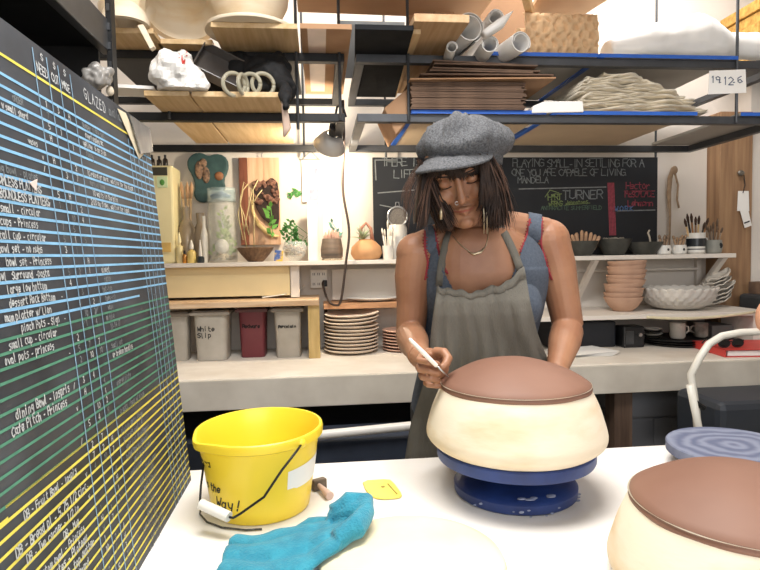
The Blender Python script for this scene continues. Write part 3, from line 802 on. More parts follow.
tag(obj('brush_cup', M().lathe(x,3.13,[(.024,SZ),(.027,SZ+.004),(.03,SZ+.075),(.026,SZ+.075),(.024,SZ+.01),(.001,SZ+.008)],28), CERAMW, smooth='auto'), 'small white cup of slim white brushes left of the canister', 'cup')
brushes('in the small white cup', x, 3.13, SZ+.012, 5, .19, .028, .0035, ('#ece8e0','#ddd4c4'), 4, 'slim brushes in the white cup', tipcol='#e6dfd2')
x = X(398,255,3.2)
tag(obj('canister', M().lathe(x,3.2,[(.048,SZ),(.052,SZ+.005),(.052,SZ+.17),(.045,SZ+.19),(.04,SZ+.19),(.001,SZ+.19)],36), CERAMW, smooth='auto'), 'white cylindrical canister beside her shoulder, sieve above it', 'canister')
t = thing('sieve', 'round wire mesh sieve standing above the white canister', 'sieve', (x,3.19,SZ+.19))
c = at(397.5,216.5,Y=3.19)
m = M().tube([c+Vector((.054*cos(a),0,.054*sin(a))) for a in [2*pi*i/32 for i in range(33)]],.005,8)
obj('rim', m, CHROME, t, smooth=True)
obj('mesh_disc', M().lathe(0,0,[(.0,0)],3) if 0 else M().prism([c+Vector((.052*cos(a),.004,.052*sin(a))) for a in [2*pi*i/32 for i in range(32)]],(0,.002,0)), mat('wire_mesh','#777068',.5,.3,180,metal=.5), t)
obj('hanging_loop', M().tube([c+Vector((-.012,0,.055)),c+Vector((-.008,0,.078)),c+Vector((.008,0,.078)),c+Vector((.012,0,.055))],.0025,6), CHROME, t, smooth=True)
# right wall shelf: dark bowls
def dbowl(pa, pb, ptop, y, lab):
    xa, xb = X(pa,247,y), X(pb,247,y); r = (xb-xa)/2; h = .013*0+Zy((pa+pb)/2,ptop,y)-SZ; x = (xa+xb)/2
    tag(obj('bowl', M().lathe(x,y,[(r*.5,SZ),(r*.55,SZ+.003),(r*.85,SZ+h*.55),(r,SZ+h),(r*.95,SZ+h),(r*.8,SZ+h*.55),(.001,SZ+h*.35)],40), DARKCER, smooth='auto'), lab, 'bowl', 'dark stone bowls')
    return x, h
x, h = dbowl(568,597,241,3.15,'dark grey bowl full of pale wooden tools, nearest her shoulder')
rnd = random.Random(8)
for k in range(9):
    s = k/8*2-1; b = Vector((x+s*.05,3.15+rnd.uniform(-.03,.03),SZ+.035)); d = Vector((s*.035-.01*(k<3),0,.075+.045*(1-abs(s))*rnd.uniform(.6,1)))
    tag(obj('wooden_tool', M().tube([b,b+d*.9,b+d],[.009,.0095,.005],10), mat('beige_tool','#c09a7b',.8,.1,20), smooth=True), ['leftmost','second','third','fourth','middle','sixth','seventh','eighth','rightmost'][k]+' pale wooden tool, counting from the left, in the dark bowl', 'tool', 'pale tools in the first dark bowl')
x, h = dbowl(598,630,239,3.17,'middle dark grey bowl holding a heap of small grey pieces')
m = M()
for k in range(16): m.tube([Vector((x+rnd.uniform(-.06,.06),3.17+rnd.uniform(-.05,.05),SZ+.075)), Vector((x+rnd.uniform(-.06,.06),3.17+rnd.uniform(-.05,.05),SZ+.095))],.009,8)
tag(obj('metal_ribs', m, mat('grey_scraps','#8a857a',.6,.3,30), smooth=True), 'heap of small grey metal ribs in the middle dark bowl', 'ribs', kind='stuff')
x, h = dbowl(628,661,242,3.15,'wide empty looking dark grey bowl left of the dotted pots')
tag(obj('bent_tool', M().tube([(x+.04,3.15,SZ+.04),(x+.03,3.15,SZ+.10),(x+.02,3.15,SZ+.125),(x+.03,3.15,SZ+.14)],.005,8), mat('pale_bone','#c9bfae',.6), smooth=True), 'small pale bent tool standing in the wide dark bowl', 'tool')
# dotted pots
def dotpot(px, lab):
    x = X(px,250,3.12); t = thing('dotted_pot', lab, 'pot', (x,3.12,SZ))
    obj('body', M().lathe(x,3.12,[(.03,SZ),(.038,SZ+.004),(.042,SZ+.028),(.037,SZ+.052),(.033,SZ+.052),(.036,SZ+.028),(.001,SZ+.01)],32), CERAMW, t, smooth='auto')
    obj('black_dot', M().ball((x+.003,3.12-.0415,SZ+.027),(.0065,.002,.0075),12,8), BLACKP, t, smooth=True)
    return x
x = dotpot(663.5,'small white pot with a black dot, next to the wide dark bowl')
brushes('in the left dotted pot', x, 3.12, SZ+.02, 5, .09, .03, .006, ('#9a8068','#7c6a58'), 6, 'tools in the left dotted pot', 'clay_tool', 1.4, '#8a7460')
x = dotpot(679,'small white pot with a black dot, next to the banded mug')
brushes('in the right dotted pot', x, 3.12, SZ+.02, 5, .10, .032, .006, ('#b08f70','#8f7760'), 7, 'tools in the right dotted pot', 'clay_tool', 1.4, '#a08468')
x = X(695.5,250,3.14); t = mug(x, 3.14, SZ, .05, .12, 'white mug with broad black bands full of brushes', CERAMW)
obj('black_band', M().lathe(x,3.14,[(.0495,SZ+.042),(.0508,SZ+.042),(.0508,SZ+.088),(.0495,SZ+.088)],32,caps=False), mat('black_glaze_band','#20252b',.3), t, smooth='auto')
obj('stripe', M().lathe(x,3.14,[(.0495,SZ+.024),(.0506,SZ+.024),(.0506,SZ+.030),(.0495,SZ+.030)],32,caps=False), mat('black_glaze_band','#20252b'), t, smooth='auto')
brushes('in the black banded mug', x, 3.14, SZ+.02, 7, .2, .075, .005, ('#d2b07f','#252525','#a9774a','#8a6a4c'), 9, 'brushes in the banded mug')
x = X(713.5,250,3.13); t = thing('grey_jar', 'round grey jar with a dark spot at the shelf end', 'jar', (x,3.13,SZ))
obj('body', M().lathe(x,3.13,[(.032,SZ),(.04,SZ+.006),(.047,SZ+.04),(.042,SZ+.078),(.037,SZ+.078),(.043,SZ+.04),(.001,SZ+.015)],32), mat('ash_grey_ceramic','#8c8c84',.5,.1,15), t, smooth='auto')
obj('dark_spot', M().ball((x+.012,3.13-.042,SZ+.045),(.014,.005,.016),12,8), BLACKP, t, smooth=True)
brushes('in the round grey jar', x, 3.13, SZ+.02, 7, .17, .05, .004, ('#8d7a66','#5e5146'), 12, 'brushes in the grey jar', tipcol='#6f5c4c')
# knotted cord on wall
t = thing('hanging_strap', 'beige knotted strap and cord hanging on the wall right of the chalkboard', 'strap', at(672,240,Y=3.28))
P3 = lambda a, b, Y=3.28: at(a,b,Y=Y)
obj('strap', M().tube([P3(673,168),P3(670,178),P3(669,192),P3(670,215),P3(669.5,245)],[.012,.016,.014,.008,.006],8,sq=(1,.5)), mat('beige_strap','#a58c72',.8,.2,30), t, smooth=True)
obj('cord', M().tube([P3(674,170),P3(678,185),P3(677,200),P3(679,208)],.006,8), mat('beige_strap','#a58c72'), t, smooth=True)
obj('knot', M().ball(P3(674.5,170),(.02,.012,.025),12,8), mat('beige_strap','#a58c72'), t, smooth=True)
# notes on the post
def PX(px, py, Y=3.195): q = at(px,py,Y=Y); return q
t = thing('wall_hook', 'small metal hook and string on the timber post above the notes', 'hook', PX(742,172))
obj('hook', M().ball(PX(741,173,3.19),(.022,.01,.016),12,8), mat('dull_steel','#77726a',.4,metal=.6), t, smooth=True)
obj('string', M().tube([PX(744,175,3.19),PX(745,185,3.19),PX(743,193,3.19)],.0025,6), BLACKP, t)
tag(obj('paper_note', M().prism([PX(*p) for p in ((738,191),(748.5,191),(749,211),(737,211))],(0,-.002,0)), PAPER), 'upper white paper note pinned on the timber post', 'paper note')
t = thing('paper_note', 'lower slanted white note with a dark line on the timber post', 'paper note', PX(747,228))
obj('sheet', M().prism([PX(*p,3.191) for p in ((739.5,209),(747.5,207),(751.5,225.5),(744.5,228))],(0,-.002,0)), PAPER, t)
obj('printed_line', M().prism([PX(*p,3.1885) for p in ((744,222.5),(749.5,220.5),(749.8,221.8),(744.4,223.8))],(0,-.0006,0)), BLACKP, t)
# yellow lumber stacked upper right
for k in range(5):
    z = 2.45+k*.062
    tag(obj('lumber_board', M().box(2.36+.015*(k%2),2.95,z,3.3,3.25,z+.058), LUMBER, bevel=.003), ['lowest','second','middle','fourth','topmost'][k]+' yellow lumber board stacked at the top right', 'board', 'stacked yellow lumber')
tag(obj('lumber_bracket', M().box(2.4,2.95,2.41,3.3,3.25,2.448), GREYM), 'steel arm carrying the yellow lumber stack', 'bracket')
# ------------------------------------------------------------------ hanging rack
Z1, Z2 = 1.985, 2.233
def rack(x0, x1, lab, rods, BLACKM=BLACKM):
    t = thing('hanging_rack', lab, 'rack', ((x0+x1)/2, 2.85, Z1))
    for z in (Z1, Z2):
        for y in (2.5, 3.2):
            obj('rail', M().box(x0,y-.018,z,x1,y+.018,z+.034), BLACKM, t, bevel=.002)
        for x in (x0+.018, x1-.018):
            obj('end_rail', M().box(x-.018,2.518,z,x+.018,3.182,z+.034), BLACKM, t, bevel=.002)
    for x, y, za, zb in rods:
        obj('hanging_rod', M().tube([(x,y,za),(x,y,zb)],.0065,8), GREYM, t)
    return t
rx = lambda px, Y=2.5: at(px,117,Y=Y).x
rack(-1.3, rx(345), 'left black steel hanging rack above the low shelf with plywood boards',
     [(rx(298),2.475,1.95,3.3),(rx(345)-.02,2.475,1.99,3.3),(at(303,100,Y=3.225).x,3.225,1.96,3.3),(-.6,2.475,1.99,3.3)])
rack(rx(357), 2.16, 'right black steel hanging rack with blue taped boards behind the woman',
     [(rx(408),2.475,1.99,3.3),(at(385,100,Y=3.225).x,3.225,1.96,3.3),(at(737,60,Y=2.475).x,2.475,1.99,3.3),(at(656,100,Y=3.225).x,3.225,1.96,3.3)], mat('dark_grey_steel','#4a4c50',.45,.15,12,metal=.3))
BL = lambda pts, z, th=.02: M().prism([(p[0],p[1],z) for p in pts],(0,0,th))
def board(name, lab, pxa, pxb, py, z, mt, y1=3.15, th=.02, skew=0, y0=None, cat='board', grp=None):
    a = at(pxa,py,Z=z); b = at(pxb,py,Z=z); yf = y0 or (a.y+b.y)/2
    if y0: a = at(pxa,py,Y=y0); b = at(pxb,py,Y=y0)
    o = obj(name, BL([(a.x,yf),(b.x,yf),(b.x+skew,y1),(a.x+skew,y1)], z, th), mt, bevel=.002)
    return tag(o, lab, cat, grp), a.x, b.x, yf
T1, T2 = Z1+.0345, Z2+.0345
board('plywood_board','plywood board under the white bag, left half on the lower rack level',144,189,96,T1,PLYY,grp='plywood on the left rack')
board('plywood_board','plywood board under the wire rings on the lower rack level',192,283,97,T1,PLYY,grp='plywood on the left rack')
board('plywood_board','plywood board carrying the small cream bowls beside the black post',100,153,33,T2,PLYY,y1=2.56,grp='plywood on the left rack')
board('plywood_board','plywood board carrying the large tilted cream bowl',157,212,44,T2,PLYY,y1=2.56,grp='plywood on the left rack')
board('plywood_board','wide plywood board at top carrying a cream bowl on a disc',211,297,28,T2,PLYY,y1=2.56,grp='plywood on the left rack')
board('black_board','black board lying across the back of the upper left rack level',100,297,60,T2+.021,BLACKP,y0=2.57,y1=3.2)
o, a_, b_, yf = board('cardboard_sheet','brown cardboard sheet with a strip of clear tape, on the upper rack level',300,352,29,T2,CARD,y1=3.1)
mx = at(317,40,Y=yf).x
tag(obj('tape_strip', M().box(mx-.035,yf+.0,T2-.0006,mx+.035,3.05,T2-.0002), mat('milky_tape','#cfb5a4',.3)), 'milky strip of packing tape under the cardboard sheet', 'tape')
board('black_board','scuffed black painted panel on the upper rack level',355,414,30,T2,mat('scuffed_black','#1b1d20',.85,.4,10,hex2='#26282b',detail=8,spec=.2),y1=3.15,skew=.05)
board('plywood_board','thick plywood plank left of the paper rolls, overhanging the rack',414,470,22,T2+.021,wood('warm_plywood','#cfae86','#b89268','Y'),y1=3.15,th=.03,skew=-.03)
board('plywood_board','plywood strip under the thick plank, partly behind the black panel',404,421,34,T2+.0005,PLYY,y1=3.15,skew=.02)
# blue taped shelves
GRB = mat('grey_melamine','#a9a59d',.6,.05,6)
def taped(lab, pxa, pxb, z, y0=2.47, y1=3.18, th=.013, mt=GRB, side=True):
    a = at(pxa,110,Y=y0).x; b = at(pxb,110,Y=y0).x
    t = thing('shelf_board', lab, 'shelf board', ((a+b)/2,y0,z), 'blue taped shelf boards')
    obj('board', M().box(a,y0,z,b,y1,z+th), mt, t)
    obj('tape_edge', M().box(a-.001,y0-.003,z-.002,b+.001,y0-.0005,z+th+.001), BLUETAPE, t)
    if side: obj('side_tape', M().box(a-.004,y0,z-.003,a-.001,y1,z+th), BLUETAPE, t); obj('side_tape', M().box(a-.001,y0,z-.0025,a+.022,y1,z-.0005), BLUETAPE, t)
taped('blue taped beige board on the lower level directly above her cap',412,546,T1,mt=mat('beige_melamine','#c9b498',.6,.05,6))
taped('blue taped beige board on the lower level under the folded canvas',552,697,T1,mt=mat('beige_melamine','#c9b498'))
taped('short blue taped board at the right end of the lower level',741,790,T1,mt=GRB,side=False)
taped('long blue taped grey board on the upper level, under the paper rolls',478,598,T2)
taped('long blue taped grey board on the upper level, under the white sheets',600,737,T2)
# upper level 3
Z3 = 2.56
CB = mat('tan_fibreboard','#c9a684',.8,.04,5)
a = at(298,12,Z=Z3); b = at(478,19,Z=Z3)
tag(obj('tan_board', BL([(a.x,1.9),(b.x+.03,1.9),(b.x,b.y),(a.x,a.y)],Z3,.02), CB), 'large tan board spanning the very top, left of the carton', 'board')
a = at(527,17,Z=Z3); b = at(600,17,Z=Z3)
tag(obj('tan_board', BL([(a.x-.1,1.9),(b.x-.02,1.9),(b.x-.02,2.4),(b.x-.12,a.y+.1),(a.x,a.y)],Z3,.02), CB), 'tan board at the very top above the woven mat', 'board')
tag(obj('diagonal_plank', M().obox(at(528,4,Y=2.5),(.03,.5,.05),(0,0,-.45)), wood('pale_plank','#e0be8e','#c9a26e','Y')), 'pale plank slanting up at the top beside the paper rolls', 'board')
a = at(478,30,Y=3.0); b = at(528,0,Y=3.0)
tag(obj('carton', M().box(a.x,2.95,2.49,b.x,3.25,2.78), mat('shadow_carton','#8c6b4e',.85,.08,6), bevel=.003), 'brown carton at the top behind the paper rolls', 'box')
# rack supports for level 3
tag(obj('top_beam', M().box(-1.3,2.47,Z3-.036,2.2,2.505,Z3-.002), GREYM) if 0 else obj('grey_sheet', M().box(at(338,40,Y=2.9).x,2.9,T2+.024,at(405,40,Y=2.9).x,2.905,T2+.3), mat('grey_green_sheet','#6b7072',.5,.2,8)), 'grey sheet standing upright behind the black panel', 'sheet')
# carton pieces behind the plank
for k,(pa,pb,pt) in enumerate(((408,425,20),(432,452,16))):
    a = at(pa,40,Y=2.8); b = at(pb,pt,Y=2.8)
    tag(obj('carton', M().box(a.x,2.75,T2+.052,b.x,2.95,b.z), CARD, bevel=.002), ['small tan carton behind the thick plank, left one','small tan carton behind the thick plank, right one'][k], 'box')

# plaster bowls on the top level
def pbowl(c, r, h, rot, lab, name='plaster_mould', th=.02, mt=PLASTER):
    c = Vector(c); m = M().lathe(0,0,[(r*.35,0),(r*.5,h*.06),(r*.8,h*.35),(r*.97,h*.75),(r,h),(r-th,h),(r-th-.012,h*.75),(r*.6,h*.35),(.001,h*.2)],56)
    R = Euler(rot).to_matrix()
    m.v = [R @ v for v in m.v]; mz = min(v.z for v in m.v); m.v = [v+c-Vector((0,0,mz)) for v in m.v]
    return tag(obj(name, m, mt, smooth='auto'), lab, 'mould')
q = at(128,20,Y=2.38); pbowl((q.x,2.38,T2+.021), .105, .10, (0,0,0), 'upright cream plaster mould beside the black post at top left')
q = at(124,20,Y=2.3); pbowl((q.x+.01,2.28,T2+.021), .085, .08, (radians(180),0,0), 'small overturned cream mould in front of the upright one')
q = at(181,20,Y=2.36); pbowl((q.x,2.40,T2+.021), .15, .14, (radians(152),0,radians(8)), 'large cream plaster bowl standing on its rim, opening to the front')
q = at(250,20,Y=2.34); pbowl((q.x,2.34,T2+.035), .15, .12, (0,0,0), 'broad cream mould on top of a pale disc, top centre left') 
tag(obj('pale_disc', M().lathe(q.x,2.34,[(.17,T2+.021),(.172,T2+.024),(.172,T2+.032),(.001,T2+.034)],48), PLASTER, smooth='auto'), 'pale round disc under the broad cream mould', 'disc')
a = at(139,22,Y=2.2); tag(obj('plaster_shard', M().prism([at(137,25,Y=2.19),at(143,24,Y=2.19),at(154,46,Y=2.19),at(150,49,Y=2.19)],(0,.03,0)), PLASTER, bevel=.002), 'narrow cream strip leaning off the board edge', 'strip')

# things on the left lower level: bag, tray, rings, cloth
random.seed(4)
yb = 2.24; zb0 = T1+.0215
P = lambda px, py, Y=yb: at(px,py,Y=Y)
m = M()
for pts, rr in (([(166,84),(180,68),(186,60)],[.058,.068,.04]),([(166,82),(168,62),(188,54)],[.055,.05,.038]),([(176,84),(195,80),(208,88)],[.055,.045,.02]),([(160,86),(180,88),(206,90)],[.045,.04,.02])):
    m.tube([P(*p) for p in pts], rr, 12)
bk, no = bake(m,.012,1); crumple(bk,no,.024,11,3); crumple(bk,no,.012,26,8)
for v in bk.v: v.z = max(v.z, zb0)
t = thing('plastic_bag', 'crumpled white plastic bag with red print on the lower rack level', 'bag', P(185,92))
bagbv = BVHTree.FromPolygons([tuple(v) for v in bk.v], bk.f)
obj('bag', bk, mat('white_plastic_film','#e6e4e0',.35,.04,10), t)
def oncam(bv, px, py, off=.002, fallY=1.5):
    d = (CAMR @ Vector((px-380.0, 285.0-py, -F_PX))).normalized()
    h = bv.ray_cast(CAM, d)
    if h[0] is None: return at(px,py,Y=fallY), None
    return h[0]-d*off, h[3]
m = M(); BAGL = strokes('MI',0,0,6,.1,4)
for s, ox, oy in (('N',179,58),('W',182,63),('i',186,56)):
    ribbons(m, [[(ox+x_, oy-y_*1.0+x_*.3) for x_, y_ in pl] for pl in strokes(s,0,0,4.5,.1)], lambda u,v: oncam(bagbv,u,v,.003,yb)[0], 1.1)
obj('red_print', m, mat('red_print_ink','#d23a34',.6), t)
tag(obj('paper_sheet', M().obox(P(134,91,2.3),(.16,.12,.012),(0,.02,.1)), PAPER), 'folded white paper left of the white bag', 'paper')
# grey tray leaning
t = thing('plastic_tray', 'tilted shiny dark grey plastic tray behind the bag', 'tray', P(222,80,2.4))
c = P(221,72,2.42); R = Euler((radians(60),radians(24),radians(10))).to_matrix()
m = M()
for cx2,cy2,sx,sy,cz,sz in ((0,0,.2,.15,0,.006),(-.098,0,.006,.15,.02,.045),(.098,0,.006,.15,.02,.045),(0,-.073,.2,.006,.02,.045),(0,.073,.2,.006,.02,.045)):
    b_ = M().obox((cx2,cy2,cz),(sx,sy,sz)); m.add([c+R@v for v in b_.v], b_.f)
obj('tray', m, mat('glossy_grey_plastic','#5a5654',.2,.1,6), t, bevel=.003)
for k,(px,r_) in enumerate(((234,.042),(250,.04),(263,.042),(243,.036))):
    c = P(px,84.5,2.25+.02*(k%3)); a0_ = [.5,-.2,.3,1.2][k]
    tag(obj('jar_ring', M().tube([c+Vector((r_*cos(a)*cos(a0_),r_*cos(a)*sin(a0_),r_*sin(a))) for a in [2*pi*i/28 for i in range(29)]],.008,8,sq=(1,1)), mat('smoky_clear_plastic','#b5b09c',.2,.1,10,trans=.3), smooth=True),
        ['leftmost','third','rightmost','second'][k]+' of the smoky plastic rings standing on the plywood', 'ring', 'plastic rings')
m = M().tube([P(205,92,2.5),P(245,70,2.5),P(278,68,2.45),P(290,66,2.4)],[.05,.07,.06,.008],12); m.tube([P(255,85,2.45),P(276,80,2.4),P(283,92,2.35)],[.06,.07,.05],12); m.tube([P(283,84,2.35),P(284,100,2.2),P(287,108,2.18)],[.02,.018,.012],10)
bk, no = bake(m,.006,3); crumple(bk,no,.02,14,5)
tag(obj('black_cloth', bk, mat('black_fabric','#101114',.8,.2,20), smooth=True), 'black cloth bag slumped behind the plastic rings and over the edge', 'cloth')
tag(obj('dangling_tape', M().tube([P(283,96,2.2),P(285,112,2.2),P(287,128,2.22),P(284,137,2.22)],[.006,.012,.016,.004],8,sq=(1,.3)), mat('pinkish_tape','#d9bfae',.6), smooth=True), 'pinkish strip dangling off the plywood edge', 'tape')
# cardboard stack
z = T1+.0145
a = at(411,112,Y=2.45); b = at(524,112,Y=2.45); 
random.seed(21)
n = 17
for k in range(n):
    zz = z+k*.0068
    tag(obj('cardboard_sheet', M().box(a.x+random.uniform(-.003,.008),2.45+random.uniform(0,.006),zz,b.x+random.uniform(-.015,.015),3.1,zz+.0056), CARDD), 'brown cardboard sheet in the squared stack on the lower level', 'cardboard', 'squared stack of cardboard sheets')
zt = z+n*.0068
for k in range(6):
    zz = zt+.008+k*.0125
    a2 = a.x+[.0,.03,.08,.09,.1,.1][k]+random.uniform(-.01,.01); b2_ = b.x+[.13,.12,.03,.06,.05,.0][k]
    tag(obj('cardboard_flap', M().obox(((a2+b2_)/2,2.72,zz),(b2_-a2,.6,.006),(radians(random.uniform(-.8,.8)),radians([-1.2,-.4,.5,1.0,.4,2][k]),0)), CARD if k in (0,) else CARDD), ['lowest','second','third','fourth','fifth','topmost'][k]+' of the loose skewed cardboard sheets on top of the stack','cardboard','loose cardboard sheets')
tag(obj('brown_paper_bag', M().prism([at(384,108,Y=2.5),at(408,88,Y=2.5),at(412,84,Y=2.5),at(414,112,Y=2.5),at(396,135,Y=2.5)],(0,.3,0)), CARD, bevel=.005), 'folded brown paper left of the cardboard stack', 'paper bag')
# white box
a = at(534,112,Y=2.45); b = at(585,98,Y=2.45)
tag(obj('white_box', M().prism([at(532,113,Y=2.46),at(584,112,Y=2.46),at(583,101,Y=2.46),at(545,101,Y=2.46),at(533,106,Y=2.46)],(0,.3,0)), PAPER, bevel=.004), 'flat white foam box between cardboard and folded canvas', 'box')
# canvas: thick cloth folded over and over, draping at the right
m = M(); z = T1+.0165
x1s = (703,704,700,699,697,694,692,690,687,684,681,678,674,671,668,664,658,652,646,636)
for k in range(20):
    xa_ = at(577+(0,5,2,7,3,9,4,10,6,9,2,6,1,5,3,8,6,12,14,22)[k],100,Y=2.52).x; xb_ = at(x1s[k],100,Y=2.52).x; zz = z+.007+k*.0086; n_ = 26; pts = []
    for i in range(n_+1):
        u = i/n_; x_ = xa_+(xb_-xa_)*u
        pts.append((x_, 2.66+.010*sin(k*2.1)+.010*MN.noise(Vector((u*3,k*1.7,0))), zz+.006*MN.noise(Vector((u*4,k*.35,4)))-.05*k/20*max(0,u-.72)**1.2*3))
    m.tube(pts,[.0080*(1+.4*MN.noise(Vector((i*.22,k*3.3,8)))) for i in range(n_+1)],14,sq=(20,1),ref=(0,0,1))
for v in m.v: v.z = max(v.z, z-.002)
tag(obj('folded_canvas', m, mat('cream_canvas','#e6dcc9',.9,.10,30,bump=.3,bscale=60), smooth=True), 'pile of folded cream canvas on the lower right rack level', 'cloth')
# paper rolls
def roll(p0, p1, r, turns, lab, seed=0, th=.003):
    p0 = Vector(p0); p1 = Vector(p1); ax = (p1-p0).normalized(); u = ax.cross(Vector((0,0,1))).normalized(); w_ = u.cross(ax)
    n = int(28*turns); pts = []
    def sp(i, d): a = 2*pi*i/28+seed; rr = r*(1-.22*i/28/turns*1.2)-d; return u*cos(a)*rr+w_*sin(a)*rr
    m = M(); vs = []; fs = []
    for i in range(n+1):
        for q in (p0+sp(i,0), p0+sp(i,th), p1+sp(i,0), p1+sp(i,th)): vs.append(q)
    for i in range(n):
        a, b = 4*i, 4*(i+1)
        fs += [(a,b,b+2,a+2),(a+1,a+3,b+3,b+1),(a,a+1,b+1,b),(a+2,b+2,b+3,a+3)]
    m.add(vs, fs)
    return tag(obj('paper_roll', m, PAPER, smooth='auto'), lab, 'paper roll', 'paper rolls')
zr = T2+.0145
for (px,py,r_,dx,lab) in ((470,27,.062,-.1,'largest open paper roll, upper left of the bunch'),(496,17,.034,-.02,'middle upper paper roll'),(490,44,.036,.02,'paper roll lying lower centre with open end'),(521,42,.045,-.12,'thick paper roll lying lowest at the right of the bunch'),(452,47,.024,.06,'flattened paper roll at the lower left of the bunch')):
    q = at(px,py,Y=2.36); roll((q.x,2.36,q.z),(q.x+dx,2.95,q.z-.01),r_*1.02,1.6,lab,px)
q0 = at(486,34,Y=2.3); q1 = at(512,20,Y=2.3)
tag(obj('paper_cone', M().tube([at(484,35,Y=2.33),at(500,24,Y=2.33),at(513,11,Y=2.33)],[.03,.034,.002],16,sq=(1,.6)), PAPER, smooth=True), 'white paper cone pointing up right over the rolls', 'paper')
# woven mat
m = M(); a = at(522,57,Y=2.55); b = at(594,57,Y=2.55); q = at(560,19,Y=2.55)
def WV(u, v):
    x = a.x+(b.x-a.x)*u; z_ = zr+.003+ (q.z-zr+.012)*v
    y = 2.535-.03*(max(0,1-(2*v-1)**4))**.5 + .018*max(0,sin(u*44+2.0*MN.noise(Vector((u*6,v*4,1))))*sin(v*17+1.5*MN.noise(Vector((u*5,v*5,7)))))**.6 + .006*MN.noise(Vector((u*20,v*9,3)))
    return Vector((x,y,z_))
t = thing('woven_mat', 'rolled tan sheet of knobbly packing card on the upper right level', 'mat', (0.5*(a.x+b.x),2.6,zr))
m.grid(WV,110,40)
obj('front_face', m, mat('knobbly_tan_card','#d6b48c',.9,.1,30), t, smooth=True, solid=.006)
obj('inner_roll', M().tube([(a.x,2.62,zr+.08),(b.x,2.62,zr+.08)],.075,24), mat('knobbly_tan_card','#d6b48c'), t, smooth='auto')
# white sheets heap
m = M(); m.tube([at(606,52,Y=2.62),at(640,46,Y=2.62),at(690,42,Y=2.62),at(733,50,Y=2.62)],[.05,.09,.12,.05],16,sq=(1.3,1)); m.tube([at(602,56,Y=2.65),at(735,56,Y=2.65)],.03,12); m.tube([at(720,45,Y=2.6),at(770,48,Y=2.6)],[.06,.06],12)
bk, no = bake(m,.01,4); crumple(bk,no,.01,8,6)
for v in bk.v: v.z = max(v.z, zr)
tag(obj('plastic_sheeting', bk, mat('white_sheeting','#f4f3f0',.5,.02,8), smooth=True), 'mound of white plastic sheeting on the upper right level', 'sheeting')
# date sign
zz = lambda px, py: at(px,py,Y=2.466)
t = thing('paper_sign', 'white paper sign with handwritten numbers hung on the upper right rail', 'sign', zz(727,94))
sp_ = [zz(709,71),zz(745,69.5),zz(746,93),zz(708,94.5)]
obj('sheet', M().prism([p+Vector((0,-.003,0)) for p in sp_],(0,.002,0)), PAPER, t)
m = M()
def SG(u, v): q = at(u, v, Y=2.4615); return q
for s_, px, py, h_ in (('19',711,83,6.5),('-',718.3,84,5),('12',723,84.5,7.5),('-',732.3,84,5),('6',738,83,6.5)):
    ribbons(m, [[(px+x_, py-y_) for x_, y_ in pl] for pl in strokes(s_,0,0,h_,.15,4.4)], SG, .9)
obj('numbers', m, mat('faded_blue_ink','#55607a',.7), t)
# clamp lamp
t = thing('clamp_lamp', 'silver clamp lamp clipped to the rack lighting the shelf plants', 'lamp', at(336,118,Y=2.6))
p0 = at(334,126,Y=2.72); p1 = at(333,134,Y=2.80); p2 = at(329,147,Y=2.86)
obj('clamp', M().tube([at(346,117,Y=2.53),at(342,104,Y=2.53),at(337,107,Y=2.56),at(335,118,Y=2.64),p0],.005,8), BLACKP, t, smooth=True)
obj('socket', M().tube([p0,p1],[.022,.024],16), BLACKP, t, smooth='auto')
ax = (p2-p1).normalized()
obj('shade', M().tube([p1,p1+ax*.02,p1+ax*.075],[.026,.05,.078],28,caps=False), mat('spun_aluminium','#dcdad6',.5,.05,10,metal=.2), t, smooth=True, solid=.002)
bulb = p1+ax*.06
obj('bulb', M().ball(bulb,(.028,.028,.028),18,12), mat('lit_bulb','#fff3da',.3,0,4,emit=12), t, smooth=True)
pl = bpy.data.lights.new('lamp_light','POINT'); pl.energy = 13; pl.color = (1,.86,.66); pl.shadow_soft_size = .03
lo = bpy.data.objects.new('lamp_light', pl); COL.objects.link(lo); lo.location = bulb+ax*.055

# ------------------------------------------------------------------ steel shelving at the left wall
t = thing('steel_shelving', 'dark steel shelving unit at the upper left with plywood deck', 'shelving', (-1.0,1.4,0))
zs = at(113,55,Y=2.0).z
x0 = at(113,60,Y=2.0).x
obj('side_beam', M().box(x0-.03,.3,zs,x0,2.0,zs+.1), mat('grey_steel_beam','#55575a',.35,.15,10,metal=.6), t, bevel=.003)
obj('shelf_deck', M().box(-1.45,.3,zs+.02,x0-.03,1.62,zs+.04), PLYY, t)
obj('shelf_deck', M().box(-1.45,1.64,zs+.02,x0-.03,1.98,zs+.04), BLACKM, t)
obj('back_panel', M().box(-1.5,1.985,.0,x0-.04,2.0,zs+.1), BLACKM, t)
for y in (.3,1.96):
    m = M().box(x0-.005,y,0,x0+.012,y+.04,zs+.22)
    obj('post', m, BLACKM, t); obj('post', M().box(-1.5,y,0,-1.46,y+.04,zs+.22), BLACKM, t)
m = M()
for k in range(14): m.obox((x0+.004,1.958,1.5+k*.06),(.008,.004,.022))
obj('slots', m, GREYM, t)
obj('lower_shelf', M().box(-1.45,.3,1.3,x0-.03,1.98,1.32), BLACKM, t)
q = at(97,76,Y=1.9); m = M().ball(q,(.045,.03,.04),14,10); bk,no = bake(m,.005,1); crumple(bk,no,.02,30,1)
tag(obj('plastic_wrap', bk, mat('grey_film','#8f8c88',.3,.1,10), smooth=True), 'crumpled grey plastic wrap in the dark shelving', 'wrap')
q = at(110,91,Y=1.94); tag(obj('cap_knob', M().ball(q,(.012,.012,.016),12,8), mat('pale_knob','#d9cdb8',.5), smooth=True), 'small pale knob beside the black shelving post', 'knob')

